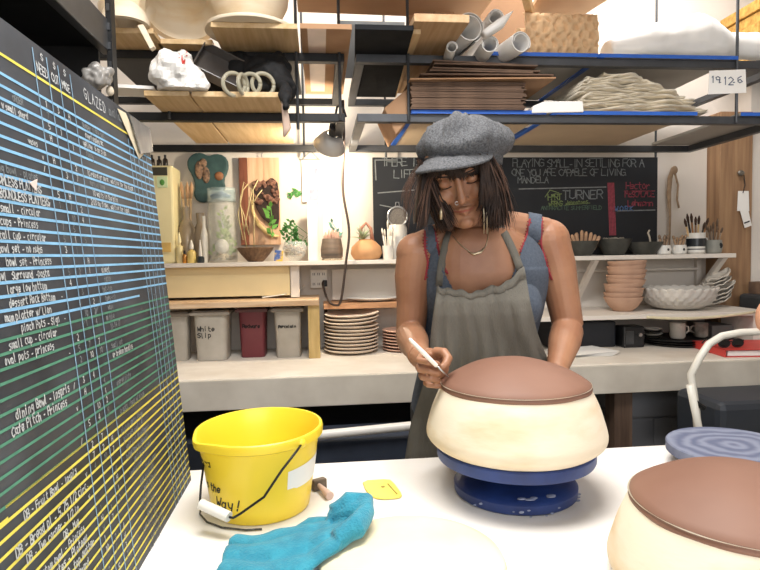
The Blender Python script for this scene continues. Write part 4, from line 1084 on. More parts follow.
# ------------------------------------------------------------------ the ruled order board on the table
B0 = Vector((-.296,0,TZ)); UP = Vector((-.066,0,.769)).normalized(); NR = Vector((UP.z,0,-UP.x))   # faces +X
def OB(yy, v, off=.0008): return Vector((B0.x,yy,TZ)) + UP*v + NR*off
t = thing('order_board', 'big black chalkboard ruled in blue, green and yellow at the left of the table', 'chalkboard', (B0.x,.8,TZ))
yA, yB, VH = .18, 1.297, .775
m = M().prism([OB(yA,0,0),OB(yB,0,0),OB(yB,VH,0),OB(yA,VH,0)], -NR*.015)
obj('panel', m, BLACKB, t)
def line(m, ya, yb_, v0, v1, wd): ribbons(m, [[(ya,v0),(yb_,v1)]], OB, wd)
OBp = lambda u, v: OB(u, v)
random.seed(9)
m = M(); vs_ = [.706-.0148*k for k in range(20)]
for k, v in enumerate(vs_):
    ye = yB-.002 if k != 19 else 1.1
    a_, b_ = v+random.uniform(-.0008,.0008), v+random.uniform(-.0008,.0008)
    ribbons(m, [[(yA,a_),(ye,b_)]], lambda u,v: OB(u,v,.0006), .0036)
obj('blue_ruling', m, mat('light_blue_chalk_pen','#86bde4',.7,.1,30), t)
m = M(); gs = [.706-.0148*k for k in range(20,32)]
for k, v in enumerate(gs): ribbons(m, [[(yA,v+random.uniform(-.001,.001)),(yB-.002,v+random.uniform(-.001,.001))]], lambda u,v: OB(u,v,.0006), .0034)
obj('green_ruling', m, mat('green_chalk_pen','#4f8a72',.7,.15,30), t)
m = M(); ys_ = [.73]+[.2475-.0146*k for k in range(17)]
for k, v in enumerate(ys_):
    if k == 1: ribbons(m, [[(.60,v),(yB-.002,v)]], lambda u,v: OB(u,v,.0006), .003); ribbons(m, [[(yA,v-.013),(.60,v-.012)]], lambda u,v: OB(u,v,.0006), .003)
    else: ribbons(m, [[(yA,v+random.uniform(-.001,.001)),(yB-.002,v)]], lambda u,v: OB(u,v,.0006), .0036)
obj('yellow_ruling', m, mat('yellow_chalk_pen','#e3d65a',.7,.1,30), t)
m = M()
for y, w_ in ((.80,.0026),(.838,.0026),(.872,.0026),(.912,.0024),(1.155,.003),(1.178,.003),(1.205,.003),(1.235,.003),(1.262,.003)):
    ribbons(m, [[(y,0.0),(y,.30),(y-.003,.765 if y < 1 else .72)]], lambda u,v: OB(u,v,.0010), w_)
obj('column_ruling', m, mat('pale_blue_chalk','#86a9c4',.8,.25,60), t)
# writing; u runs along +Y so the words read from near to far
m = M(); mf = M()
def bw(mm, s, y, v, h, wd=.0014, adv=4.9): 
    h *= 1.06
    ribbons(mm, [[(y+a*.8,v+b_) for a,b_ in p] for p in strokes(s, 0, 0, h, .3, adv)], lambda u,v_: OB(u,v_,.0014), wd)
bw(m,'PLAN',.655,.742,.020,.0018); bw(m,'NEED',.802,.737,.0115,.0016,4.6); bw(m,'CUT',.843,.737,.011,.0016,4.9); bw(m,'MADE',.875,.737,.010,.0016,4.6)
bw(m,'GLAZED',.955,.742,.016,.0018,7); bw(mf,'available',1.06,.745,.014,.0018); bw(mf,'total',1.185,.742,.013,.0016)
for y in (.817,.853,.886): bw(m,'$',y,.757,.01); ribbons(m, strokes('S',y,.757,.009,.2), lambda u,v_: OB(u,v_,.0014), .0016)
def row(k): return .706-.0148*k+.0032
left = {2:'ORDER',3:'flower (w small shard)',5:'vases',7:'',8:'serving bowl - plates',9:'BOTTOMLESS PLATTERS',10:'BOUNDLESS PLATTERS',11:'cup small - circular',12:'cups - Princess',13:'tall cup - circular',14:'bowl set - no nubs',15:'bowl set - Princess',16:'noodle bowl "Surround"-pasta',17:'large low bottom',18:'dessert Rock Bottom',19:'mum platter w/ Lion',20:'pinch Pots - Sign',21:'small cup - circular',22:'oval pots - princess',26:'dining Bowl - inspris',27:'Cafe Pitch - Princess',33:'DB - Fruit Bowl - Inspis',35:'DB - Bread pl - 5.75 1/2 circ',36:'DB - Two corner - 1/2 in',37:'DB - Mug',38:'DB - Custom oval - Princess',39:'DB - Plates - Plateau',40:'DB - 8"x20" top outter',41:'serving oval board',43:'corners - dinner',45:'plateau large'}
for k, s in left.items():
    h = .0085 if k > 7 else .007
    big = k in (9,10,26,27,35,39,40)
    L = len(s)*h/6*4.9*.85
    bw(m if big or k%2 or k>10 else mf, s, max(.30, .775-L-(k*7%5)*.006), row(k), h*(1.12 if big else 1), .0017 if big else .0014)
random.seed(31)
for k in range(1,46):
    for y in (.818,.853,.888):
        if random.random() < .62: bw(m if random.random() < .6 else mf, random.choice(['1','2','4','3','10','2','1','7','H','5']), y-.005, row(k), .008, .0013)
    if random.random() < .35: bw(m, '~' if 0 else random.choice(['/','v','-']), .782, row(k), .007, .0012)
mid = {1:'bumper plate set',2:'overloaded mc',3:'yellow (6 on side)',4:'funny',6:'10 round or more, waiting for the glaze',7:'marked done',8:'10 waits in the kiln',9:'2/20 no flaws, waiting for label',16:'almost',17:'tacos',18:'bot-top',19:'tues-ish',20:'wavy',21:'middle',22:'(10-14 17)',24:'(small set)',25:'or broken handles',28:'energy plate',31:'cracks, check w/ glaze',33:'plateau extra large',34:'princess oval x 4',35:'wait list from mags',36:'(table ten) yellow'}
for k, s in mid.items(): bw(m if k in (2,3,6,9,16,25,8) else mf, s, .925+(k%3)*.006, row(k), .0085, .0014)
for k in range(35,50): bw(mf, random.choice(['(lovely ones)','more princess','yellow glaze next','oval bowls fit','ware boards','five corners','plates extra']), .93+random.random()*.08, row(k), .0085, .0013)
for k in range(2,48):
    if random.random() < .8: bw(mf, random.choice(['12','4','2 8','10','36','5 1','24']), 1.158+random.choice([0,.03,.055]), row(k), .009, .0014)
obj('handwriting', m, mat('board_chalk_white','#c3c7c8',.9,.2,60), t)
obj('faint_handwriting', mf, mat('board_chalk_faint','#7d8386',.9,.3,60), t)
# smudges of chalk dust: broad dull wiped patches
m = M()
for (y,v,l,h) in ((1.23,.30,.05,.012),(1.22,.36,.04,.01),(.9,.42,.03,.01),(.86,.41,.05,.003)):
    ribbons(m, [[(y-l/2,v-.01),(y+l/2,v+.015)]], lambda u,v_: OB(u,v_,.0004), h*.4)
obj('chalk_smudge', m, mat('dull_smudge','#5d6266',.9,.4,60), t)
# masking tape
t2 = thing('masking_tape', 'cream strip of masking tape stuck at the top far corner of the ruled board', 'tape', OB(1.1,.76))
m = M().prism([OB(*p,.0022) for p in ((1.105,.765),(1.15,.768),(1.235,.705),(1.20,.69))], NR*.0008); obj('strip', m, mat('cream_tape','#e8dcc0',.6), t2)
m = M().prism([OB(*p,.0036) for p in ((1.20,.71),(1.31,.735),(1.30,.755),(1.19,.74))], NR*.0008); obj('strip', m, mat('cream_tape','#e8dcc0'), t2)
tag(obj('clear_wrap', M().prism([OB(*p,.006) for p in ((1.16,.765),(1.29,.77),(1.292,.72),(1.20,.70))], NR*.002), mat('hazy_wrap','#9d9a96',.2,.2,20,trans=.4)), 'hazy plastic scrap taped to the far top corner of the ruled board', 'plastic')
tag(obj('paper_scrap', M().prism([OB(.735,.585,.003),OB(.755,.592,.003),OB(.748,.577,.003)], NR*.001), mat('pinkish_scrap','#e8d4cc',.7)), 'tiny pinkish paper arrow on the ruled board', 'paper')
# ------------------------------------------------------------------ under the bench
DKN = mat('navy_black_plastic','#20252e',.5,.15,6)
tag(obj('storage_tote', M().box(-.9,2.6,.0,.5,3.1,.62), DKN, bevel=.02), 'dark navy tote under the left part of the bench', 'tote')
tag(obj('storage_tote', M().box(.72,2.75,.0,1.25,3.1,.45), DKN, bevel=.02), 'dark tote on the floor under the bench behind her', 'tote')
t = thing('white_rail', 'white tubular rail between the yellow bucket and the woman', 'rail', (.3,2.2,.0))
ra, rb = at(300,437,Y=2.25), at(425,424.5,Y=2.25)
obj('tube', M().tube([ra+(ra-rb)*.6,rb+(rb-ra)*.3],.018,12), mat('white_enamel','#e2dfda',.3,.03,8), t, smooth='auto')
for p in (ra+(ra-rb)*.55, rb+(rb-ra)*.27): obj('leg', M().tube([p,(p.x,p.y,0)],.016,10), MATS['white_enamel'], t, smooth='auto')
tag(obj('seat_cloth', M().box(ra.x-.25,2.27,.45,rb.x+.1,2.5,ra.z-.03), mat('dark_blue_fabric','#262e3d',.9,.15,15), bevel=.01), 'dark blue padded block behind the white rail', 'pad')
t = thing('trash_bin', 'grey plastic bin with stepped rim under the right of the bench', 'bin', (1.75,2.9,0))
GB = mat('bin_grey','#85868a',.45,.08,6)
obj('body', M().box(1.52,2.75,.0,1.98,3.15,.58), GB, t, bevel=.02)
obj('rim', M().box(1.49,2.72,.58,2.01,3.18,.72), GB, t, bevel=.012)
obj('rib', M().box(1.66,2.738,.0,1.76,2.75,.57), GB, t, bevel=.004)
tag(obj('storage_tote', M().box(1.58,2.15,.28,2.3,2.45,.80), mat('blue_black_tote','#2b3038',.5,.1,6), bevel=.03), 'blue-black tote behind the white chair frame', 'tote')
tag(obj('tote_stand', M().box(1.6,2.17,.0,2.28,2.43,.278), BLACKP, bevel=.01), 'black crate under the blue-black tote', 'crate')
# white folding chair
t = thing('folding_chair', 'white tubular folding chair in front of the bench at the right', 'chair', (1.6,1.9,0))
CW = mat('ivory_enamel','#d9d5ca',.3,.04,10)
pts = [at(700,458,Y=1.97), at(696,410,Y=1.97), at(691,374,Y=1.97), at(700,357,Y=1.97), at(709,344,Y=1.97), at(722,336,Y=1.97), at(740,332.5,Y=1.97), at(775,331,Y=1.97)]
p0 = pts[0]; d = (pts[0]-pts[1]).normalized()
obj('frame', M().tube([p0+d*((p0.z-.01)/-d.z)]+pts+[Vector((2.0,1.97,1.08)),Vector((2.03,1.97,1.0)),Vector((2.05,1.97,.01))],.0135,12), CW, t, smooth=True)
q = at(703,400,Y=1.93); obj('rear_leg', M().tube([at(690,385,Y=1.93),at(699,430,Y=1.93),Vector((q.x+.16,1.88,.01))],.013,10), CW, t, smooth=True)
obj('hinge', M().tube([at(692,400,Y=1.95),at(704,408,Y=1.95)],.01,8), BLACKM, t)
obj('seat', M().box(1.46,1.62,.43,1.98,1.95,.46), CW, t, bevel=.01)
for x in (1.5,1.94): obj('front_leg', M().tube([(x,1.66,.43),(x,1.58,.01)],.013,8), CW, t)
q = at(764,318,Y=1.96); m = M().ball((q.x+.005,1.96,q.z),(.033,.03,.062),18,14)
tag(obj('clay_ball', m, mat('peach_knob','#d79f80',.6,.08,10), smooth=True) , 'peach coloured rounded knob above the chair back at the right edge', 'knob')
bpy.data.objects[-1] if 0 else None

# ------------------------------------------------------------------ banding wheels, moulds, clay
def mould(cx, cy, z0, lab, claylab, rot=0, dz=0):
    K = .955
    pr = [(.155,z0),(.166,z0+.003),(.184,z0+.017),(.1885,z0+.03),(.186,z0+.045),(.176,z0+.078),(.163,z0+.108),(.153,z0+.126),(.146,z0+.131),(.001,z0+.14)]
    pr = [(r_*K,z_) for r_,z_ in pr]
    sm = []
    for i in range(len(pr)-1):
        for q in range(3):
            s = q/3; p0 = pr[max(i-1,0)]; p1 = pr[i]; p2 = pr[i+1]; p3 = pr[min(i+2,len(pr)-1)]
            sm.append(tuple(.5*((2*p1[j])+(p2[j]-p0[j])*s+(2*p0[j]-5*p1[j]+4*p2[j]-p3[j])*s*s+(-p0[j]+3*p1[j]-3*p2[j]+p3[j])*s**3) for j in (0,1)))
    sm.append(pr[-1])
    t = tag(obj('plaster_mould', M().lathe(cx, cy, sm, 96, fn=lambda r,z,a:(r+.0012*MN.noise(Vector((cos(a)*3,sin(a)*3,z*30))),z)), PLASTER, smooth=True), lab, 'mould')
    if claylab:
        zr_ = z0+.124
        pr = [(.120,zr_+.002),(.1475,zr_-.005),(.1500,zr_-.004),(.1512,zr_+.0005),(.1498,zr_+.0018),(.1492,zr_+.0026),(.1500,zr_+.0036),(.1492,zr_+.007)]
        for i in range(1,15):
            q = i/14; r = .1488*(1-q)+.0001; pr.append((max(r,.0005), zr_+.0078+.047*(1-(r/.1488)**2.1)))
        tag(obj('clay_slab', M().lathe(cx, cy, pr, 110, fn=lambda r,z,a:(r*(1+.006*MN.noise(Vector((cos(a)*2.5+cx*9,sin(a)*2.5,0)))),z+.0016*MN.noise(Vector((r*cos(a)*16,r*sin(a)*16,cx))))), CLAY, smooth=True), claylab, 'clay slab')
wc = (.388, 1.14)
def wheel(cx, cy, z, full, lab, topmat=BLUE):
    t = thing('banding_wheel', lab, 'turntable', (cx,cy,z))
    if full:
        obj('base', M().lathe(cx,cy,[(.118,z),(.1235,z+.004),(.1245,z+.02),(.119,z+.026),(.10,z+.029),(.04,z+.045),(.034,z+.05),(.001,z+.05)],72), BLUE, t, smooth='auto')
        obj('stem', M().lathe(cx,cy,[(.03,z+.046),(.03,z+.07),(.001,z+.07)],40), BLUE, t, smooth='auto')
        zt = z+.066
        obj('top_disc', M().lathe(cx,cy,[(.04,zt),(.14,zt+.004),(.157,zt+.008),(.159,zt+.012),(.159,zt+.028),(.156,zt+.031),(.001,zt+.031)],80), topmat, t, smooth='auto')
        return zt+.031
    obj('base', M().lathe(cx,cy,[(.1,z),(.1,z+.02),(.05,z+.03),(.001,z+.03)],64), BLACKP, t, smooth='auto')
    zt = z+.028
    obj('top_disc', M().lathe(cx,cy,[(.10,zt),(.132,zt+.003),(.136,zt+.006),(.136,zt+.024),(.133,zt+.027),(.001,zt+.027)],80), topmat, t, smooth='auto')
zt = wheel(*wc, TZ, True, 'blue banding wheel on the table carrying the cream mould the woman works on')
mould(*wc, zt, 'cream plaster mould on the blue wheel in front of the woman', 'domed brown clay slab over the mould, touched by her hand')
# paint splashes and plaster crust on the wheel base
random.seed(2); m = M()
for k in range(12):
    a = random.uniform(-2.6,-.5); r = .1244
    s_ = random.uniform(.002,.006); z = TZ+random.uniform(.001,.018)
    c = Vector((wc[0]+r*cos(a), wc[1]+r*sin(a), z)); m.ball(c,(s_,.0012,s_*.45),8,6)
for k in range(6):
    a = random.uniform(-1.9,-1.2); r = random.uniform(.105,.115); c = Vector((wc[0]+r*cos(a), wc[1]+r*sin(a), TZ+.0295+(.118-r)*.2)); m.ball(c,(random.uniform(.004,.011),.005,.0015),8,6)
obj('plaster_splashes', m, mat('dry_plaster_splash','#8d94ac',.9,.1,40), bpy.data.objects['banding_wheel'], smooth=True)
m_ = mat('dusty_blue_disc','#56648f',.7,.25,9)
# concentric slip rings on the right hand wheel
nt = m_.node_tree; b = nt.nodes['Principled BSDF']; tc = nt.nodes.new('ShaderNodeTexCoord'); wv = nt.nodes.new('ShaderNodeTexWave')
wv.wave_type = 'RINGS'; wv.rings_direction = 'Z'; wv.inputs['Scale'].default_value = 9; wv.inputs['Distortion'].default_value = 7; wv.inputs['Detail'].default_value = 3
cr = nt.nodes.new('ShaderNodeValToRGB'); cr.color_ramp.elements[0].color = lin('#585f78')+[1]; cr.color_ramp.elements[1].color = lin('#7d8396')+[1]
nt.links.new(tc.outputs['Object'], wv.inputs[0]); nt.links.new(wv.outputs['Fac'], cr.inputs[0]); nt.links.new(cr.outputs[0], b.inputs['Base Color'])
wheel(.905, 1.185, TZ, False, 'dusty blue banding wheel with pale slip rings at the far right of the table', m_)
mould(.592, .755, TZ, 'cream plaster mould standing on the table at the lower right', 'domed brown clay slab on the lower right mould')
DOME = [(.143,TZ),(.147,TZ+.006),(.143,TZ+.014),(.125,TZ+.021),(.09,TZ+.028),(.05,TZ+.032),(.001,TZ+.034)]
tag(obj('plaster_dome', M().lathe(.133,.885,DOME,80), mat('pale_plaster','#f3ead3',.7,.04,5,hex2='#ecdcb6'), smooth=True), 'low pale plaster dome at the bottom centre of the table, towel resting on its edge', 'mould')

# ------------------------------------------------------------------ bucket
bx_, by_ = -.127, 1.145
YEL = mat('yellow_plastic','#f6d63a',.35,.03,5,sss=.0)
t = thing('bucket', 'yellow plastic bucket with wire handle and black lettering', 'bucket', (bx_,by_,TZ))
BH = .163
def brad(z): return .094+(.119-.094)*(z/BH)
def bl(r, z, a):
    f = max(0, (z-TZ-.11)/.053)
    d = (a-radians(212)+pi) % (2*pi)-pi
    sp_ = math.exp(-(d/.24)**2)*f
    return r*(1+.07*sp_), z-.004*sp_ + .0035*f*cos(a-radians(60))
def shell(z0_, z1_, ext): pass
pr = [(.08,TZ),(.092,TZ+.001),(.0945,TZ+.004)]+[(brad(z),TZ+z) for z in (.03,.06,.09,.11,.125,.135)]+[(brad(.14),TZ+.1405),(.1205,TZ+.141),(.1235,TZ+.143),(.1243,TZ+.153),(.123,TZ+.159),(.121,TZ+.1605),(.1175,TZ+.160),(.1155,TZ+.156)]
pr += [(brad(z)-.003,TZ+z) for z in (.13,.10,.06,.02)]+[(.085,TZ+.006),(.001,TZ+.005)]
obj('body', M().lathe(bx_,by_,pr,96,fn=bl), YEL, t, smooth='auto')
def BK(theta, z, off=.0008):
    r = brad(z-TZ)+off; return Vector((bx_+r*cos(theta), by_+r*sin(theta), z))
def bang(px, py):     # angle and height where a line of sight meets the bucket wall
    lo, hi = None, None
    p = at(px,py,Y=by_-.1)
    for i in range(30):
        z = p.z; r = brad(z-TZ); dx = max(-r*.999, min(r*.999, p.x-bx_)); p = at(px,py,Y=by_-sqrt(r*r-dx*dx))
    return atan2(p.y-by_, p.x-bx_), p.z
m = M(); INK = mat('black_marker_ink','#141414',.5)
def bucket_word(s, px, py, h, adv, wd, slant=.3, rise=0.0):
    a0, z0 = bang(px, py)
    L = strokes(s,0,0,h,.06,adv); L2 = []
    for pl_ in L:
        # round the strokes: corner cutting
        for _ in range(2):
            if len(pl_) > 2:
                q = [pl_[0]]
                for i in range(len(pl_)-1):
                    A, B = pl_[i], pl_[i+1]; q += [(A[0]*.75+B[0]*.25,A[1]*.75+B[1]*.25),(A[0]*.25+B[0]*.75,A[1]*.25+B[1]*.75)]
                pl_ = q+[pl_[-1]]
        L2.append([(a+slant*b_, b_+rise*a) for a,b_ in pl_])
    ribbons(m, L2, lambda u,v: BK(a0+u/.105, z0+v), wd)
bucket_word('Way!', 217, 505.5, .0200, 4.7, .0030)
bucket_word('is the', 207, 484.5, .0150, 4.3, .0027, rise=.02)
a0, z0 = bang(205.5, 462)
ribbons(m, [[(x_-.028,y_) for x_,y_ in p] for p in strokes('Clay',0,0,.0155,.06,4.4)], lambda u,v: BK(a0+u/.10+.02, z0+v), .0027)
obj('lettering', m, INK, t)
# white label patch
a0, z0 = bang(288,472); a1_, z1_ = bang(316.3,452); zlo = bang(291,490)[1]
def LBL(u, v):
    a = a0+(a1_+.15-a0)*u; zt_ = z0+(.012)*u; zb__ = zlo+.006*u-.002*sin(u*3); return BK(a, zb__+(zt_-zb__)*v+(.003 if v == 0 and u < .15 else 0), .0009)
obj('paper_label', M().grid(LBL,16,4), PAPER, t, smooth=True)
# wire handle
hr = bang(299,444); e1_ = BK(hr[0],hr[1],.006)
obj('handle_mount', M().ball(BK(hr[0],hr[1]+.002,.002),(.012,.008,.010),12,8), YEL, t, smooth=True)
hl = at(205,455,Y=by_); e2_ = at(204.5,450,Y=by_-.02)
wire = [e1_, at(296,452,Y=1.02), at(282,470,Y=1.0), at(264,497,Y=1.0), at(240,514,Y=1.01), at(233,518,Y=1.01)]
grp_a, grp_b = at(229,517,Y=1.01), at(201,504,Y=1.04)
wire2 = [at(200,502,Y=1.04), at(201,485,Y=1.07), at(204,462,Y=1.1), BK(radians(188),TZ+.13,.004)]
obj('wire_handle', M().tube(wire+[grp_a],.0022,8), BLACKM, t, smooth=True)
obj('wire_handle', M().tube([grp_b]+wire2,.0022,8), BLACKM, t, smooth=True)
obj('grip', M().tube([grp_a,grp_b],.0095,16), CERAMW, t, smooth='auto')
tag(obj('serrated_wire', M().tube([at(201,506,Z=TZ+.004),at(200,514,Z=TZ+.003),at(207,522,Z=TZ+.003),at(222,527.5,Z=TZ+.003),at(246,530,Z=TZ+.003),at(262,529,Z=TZ+.003)],.0018,6), mat('twisted_wire','#6c6a66',.5,.5,300,hex2='#2a2a2a',metal=.5), smooth=True), 'twisted cutting wire curving around the foot of the bucket', 'wire')
# small hammer-shaped tool
t = thing('trimming_tool', 'small tool with grey metal head and pale wooden handle behind the bucket', 'tool', at(322,490,Z=TZ))
c = at(319,484,Z=TZ+.012)
obj('metal_head', M().obox(c,(.03,.016,.022),(0,0,.5)), mat('tarnished_metal','#6a5d50',.5,.3,40,metal=.4), t, bevel=.002)
a = at(319,485,Z=TZ+.014); b = at(330,496,Z=TZ+.009)
obj('handle', M().tube([a,a+(b-a)*.7,b],[.004,.0075,.0085],12), mat('pale_pink_wood','#cbaea0',.6,.1,20), t, smooth='auto')
# yellow rib
out = [(362,481.5),(389,480),(394,484),(402.5,495.5),(400,498.5),(384,500),(374,498.5),(366,492)]
pts = [at(*p,Z=TZ+.0015) for p in out]; q = []
for i in range(len(pts)): a, b = pts[i], pts[(i+1)%len(pts)]; q += [a*.8+b*.2,a*.2+b*.8]
t = thing('scraper', 'flat pale yellow kidney scraper lying on the table', 'scraper', at(382,490,Z=TZ))
obj('blade', M().prism(q,(0,0,.003)), mat('pale_yellow_plastic_rib','#ebd764',.4,.05,8), t, bevel=.001)
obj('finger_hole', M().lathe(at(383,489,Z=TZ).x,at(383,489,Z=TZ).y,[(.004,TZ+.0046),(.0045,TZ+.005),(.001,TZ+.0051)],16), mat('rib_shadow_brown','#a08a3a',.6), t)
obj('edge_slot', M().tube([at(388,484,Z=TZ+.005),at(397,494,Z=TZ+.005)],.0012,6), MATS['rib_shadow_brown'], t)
# towel
random.seed(3); m = M(); Q = lambda px,py,dz=.015: at(px,py,Z=TZ+dz)
for pts, rr, sq in (([Q(226,556),Q(250,556),Q(285,553),Q(318,546),Q(345,538)],[.02,.032,.036,.034,.028],(1,.55)),
                ([Q(233,540,.012),Q(262,543,.014),Q(295,538,.018),Q(330,532,.02)],[.016,.024,.026,.03],(1,.55)),
                ([Q(298,532,.012),Q(310,525,.014),Q(328,524,.02)],[.012,.02,.02],(1,.6)),
                ([Q(333,515,.04),Q(346,508,.048),Q(362,513,.04),Q(366,528,.03),Q(355,545,.022),Q(335,552,.018)],[.02,.029,.024,.02,.024,.02],(1,.9)),
                ([Q(330,520,.03),Q(350,522,.03),Q(362,525,.03)],[.02,.028,.02],(1,1)),
                ([Q(222,568,.01),Q(262,572,.012),Q(300,566,.014),Q(335,556,.014)],[.02,.028,.028,.02],(1,.5))):
    m.tube(pts, rr, 12, sq=sq)
bk, no = bake(m,.003,3); 
for i, v in enumerate(bk.v):
    w1 = v.x*38+v.y*22; v += no[i]*(.0030*sin(w1+2.5*MN.noise(v*12)) + .002*MN.noise(v*30)); 
    d_ = math.hypot(v.x-.133, v.y-.885); v.z = max(v.z, TZ+.001)
    v.z += .030*max(0,min(1,(.165-d_)/.07))
tag(obj('towel', bk, mat('teal_microfibre','#3594ab',.95,.12,40,hex2='#287f97',bump=.7,bscale=260,sheen=.2), smooth=True), 'crumpled teal microfibre towel in front of the bucket', 'towel')
# ------------------------------------------------------------------ the woman
HC = Vector((.343,1.435,1.622))
HR = (Matrix.Rotation(radians(-15),3,'Z') @ Matrix.Rotation(radians(-11),3,'Y') @ Matrix.Rotation(radians(25),3,'X'))
def HD(x, y, z): return HC + HR @ Vector((x,y,z))
woman = thing('person', 'woman in grey cap, blue-grey tank top and linen apron bending over the clay mould', 'person', (.42,1.58,0))
def ering(cx, cy, z, a, b, e=.85, n=40, tilt=0):
    r = []
    for i in range(n):
        t_ = 2*pi*i/n; c, s_ = cos(t_), sin(t_)
        r.append(Vector((cx+a*math.copysign(abs(c)**e,c), cy+b*math.copysign(abs(s_)**e,s_), z+tilt*s_*b)))
    return r
TOR = [ # z, cx, cy, a, b
 (.90,.43,1.64,.165,.120),(.98,.432,1.635,.172,.125),(1.06,.434,1.62,.160,.112),(1.14,.436,1.60,.153,.105),(1.22,.437,1.58,.158,.108),
 (1.30,.438,1.555,.166,.118),(1.36,.436,1.54,.168,.116),(1.41,.434,1.53,.162,.100),(1.45,.430,1.52,.135,.080),(1.485,.424,1.51,.085,.060)]
_T = []
for _i in range(len(TOR)-1):
    for _q in range(5):
        _s = _q/5; _p = [TOR[max(_i-1,0)],TOR[_i],TOR[_i+1],TOR[min(_i+2,len(TOR)-1)]]
        _T.append(tuple(.5*(2*_p[1][j]+(_p[2][j]-_p[0][j])*_s+(2*_p[0][j]-5*_p[1][j]+4*_p[2][j]-_p[3][j])*_s*_s+(-_p[0][j]+3*_p[1][j]-3*_p[2][j]+_p[3][j])*_s**3) if j else _p[1][0]+(_p[2][0]-_p[1][0])*_s for j in range(5)))
TOR = _T+[TOR[-1]]
def tor(z):
    z = max(TOR[0][0], min(TOR[-1][0], z))
    for A, B in zip(TOR, TOR[1:]):
        if z <= B[0]:
            s_ = (z-A[0])/(B[0]-A[0]); return [A[i]+(B[i]-A[i])*s_ for i in range(1,5)]
torso = M().loft([ering(c[1],c[2],c[0],c[3],c[4]) for c in TOR])
# bust
def bust(m):
    m.ball((.375,1.455,1.285),(.062,.042,.062),18,12); m.ball((.500,1.455,1.285),(.062,.042,.062),18,12)
SL, SR = Vector((.252,1.52,1.425)), Vector((.617,1.53,1.452))
def shoulders(m):
    m.tube([(.40,1.525,1.485),(.33,1.525,1.462),SL+Vector((.01,0,.012))],[.045,.045,.042],16)
    m.tube([(.45,1.525,1.495),(.53,1.53,1.485),SR+Vector((-.005,0,.018))],[.045,.045,.044],16)
body = M(); body.v = list(torso.v); body.f = list(torso.f); shoulders(body)
# neck
body.tube([(.425,1.53,1.46),(.41,1.505,1.50),HD(0,.03,-.06)],[.060,.052,.050],20)
# head: rings in the head's own frame
HRG = [(-.118,.018,-.088,-.050),(-.110,.033,-.094,-.035),(-.095,.044,-.095,-.015),(-.075,.054,-.094,.02),(-.05,.061,-.093,.05),(-.02,.066,-.092,.072),
       (.0,.069,-.090,.085),(.03,.072,-.092,.095),(.06,.071,-.086,.096),(.085,.060,-.068,.082),(.105,.040,-.042,.058),(.116,.012,-.012,.02)]
rings = []
for z, w_, yf, yb_ in HRG:
    cy = (yf+yb_)/2; b_ = (yb_-yf)/2; r = []
    for i in range(36):
        a = 2*pi*i/36; r.append(HD(w_*cos(a)*(1-.10*max(0,-sin(a))**3 if z < .02 else 1), cy+b_*sin(a), z))
    rings.append(r)
body.loft(rings)
# nose, lips, cheeks, brow, ears
body.tube([HD(0,-.088,.022),HD(0,-.098,.0),HD(0,-.108,-.022),HD(0,-.113,-.033)],[.007,.008,.010,.011],12)
body.ball(HD(0,-.112,-.036),(.011,.012,.009),12,8,rot=HR)
for s_ in (-1,1):
    body.ball(HD(s_*.012,-.103,-.037),(.0075,.010,.0065),10,8,rot=HR)
    body.ball(HD(s_*.037,-.073,-.030),(.023,.022,.022),14,10,rot=HR)
    body.tube([HD(s_*.012,-.092,.024),HD(s_*.03,-.090,.028),HD(s_*.048,-.080,.022)],[.007,.008,.006],10)
    body.ball(HD(s_*.032,-.081,.004),(.0155,.0135,.0115),14,10,rot=HR)         # lowered eyelids
    body.ball(HD(s_*.071,.005,-.010),(.007,.017,.028),12,10,rot=HR)
body.tube([HD(-.027,-.086,-.064),HD(-.010,-.100,-.061),HD(0,-.101,-.062),HD(.010,-.100,-.061),HD(.027,-.086,-.064)],[.002,.0055,.0055,.0055,.002],10)
body.tube([HD(-.020,-.090,-.068),HD(0,-.101,-.072),HD(.020,-.090,-.068)],[.002,.0065,.002],10)
body.ball(HD(0,-.092,-.100),(.019,.012,.014),12,8,rot=HR)
# arms
for q_, r_ in ((SL,.054),(SR,.060)): body.ball(q_+Vector((0,0,-.002)), (r_,r_*.95,r_), 20, 14)
EL, WL = Vector((.235,1.53,1.205)), at(419,356,Y=1.255)
ER, WR = Vector((.668,1.515,1.215)), Vector((.575,1.37,1.125))
def lerp(a, b, s_): return a+(b-a)*s_
body.tube([SL+Vector((.01,0,.01)),SL,lerp(SL,EL,.3)+Vector((-.004,0,0)),lerp(SL,EL,.6),EL],[.045,.052,.049,.043,.039],20)
body.tube([EL+Vector((0,.012,.002)),lerp(EL,WL,.12),lerp(EL,WL,.35),lerp(EL,WL,.75),WL],[.036,.041,.040,.029,.025],20,sq=(1,1))
body.tube([SR+Vector((-.01,0,.01)),SR,lerp(SR,ER,.3)+Vector((.006,0,0)),lerp(SR,ER,.6)+Vector((.004,0,0)),ER],[.05,.057,.053,.046,.041],20)
body.tube([ER+Vector((0,.012,.002)),lerp(ER,WR,.12),lerp(ER,WR,.35),lerp(ER,WR,.75),WR],[.038,.043,.042,.031,.025],20)
# legs inside the trousers
for s_, fx in ((-1,.34),(1,.52)):
    body.tube([(.432+s_*.08,1.64,.96),(fx,1.63,.78),(fx,1.62,.5),(fx,1.65,.30),(fx,1.66,.09)],[.095,.085,.058,.056,.036],16)
    body.tube([(fx,1.68,.05),(fx,1.60,.04),(fx+s_*.01,1.52,.028)],[.036,.034,.026],12)
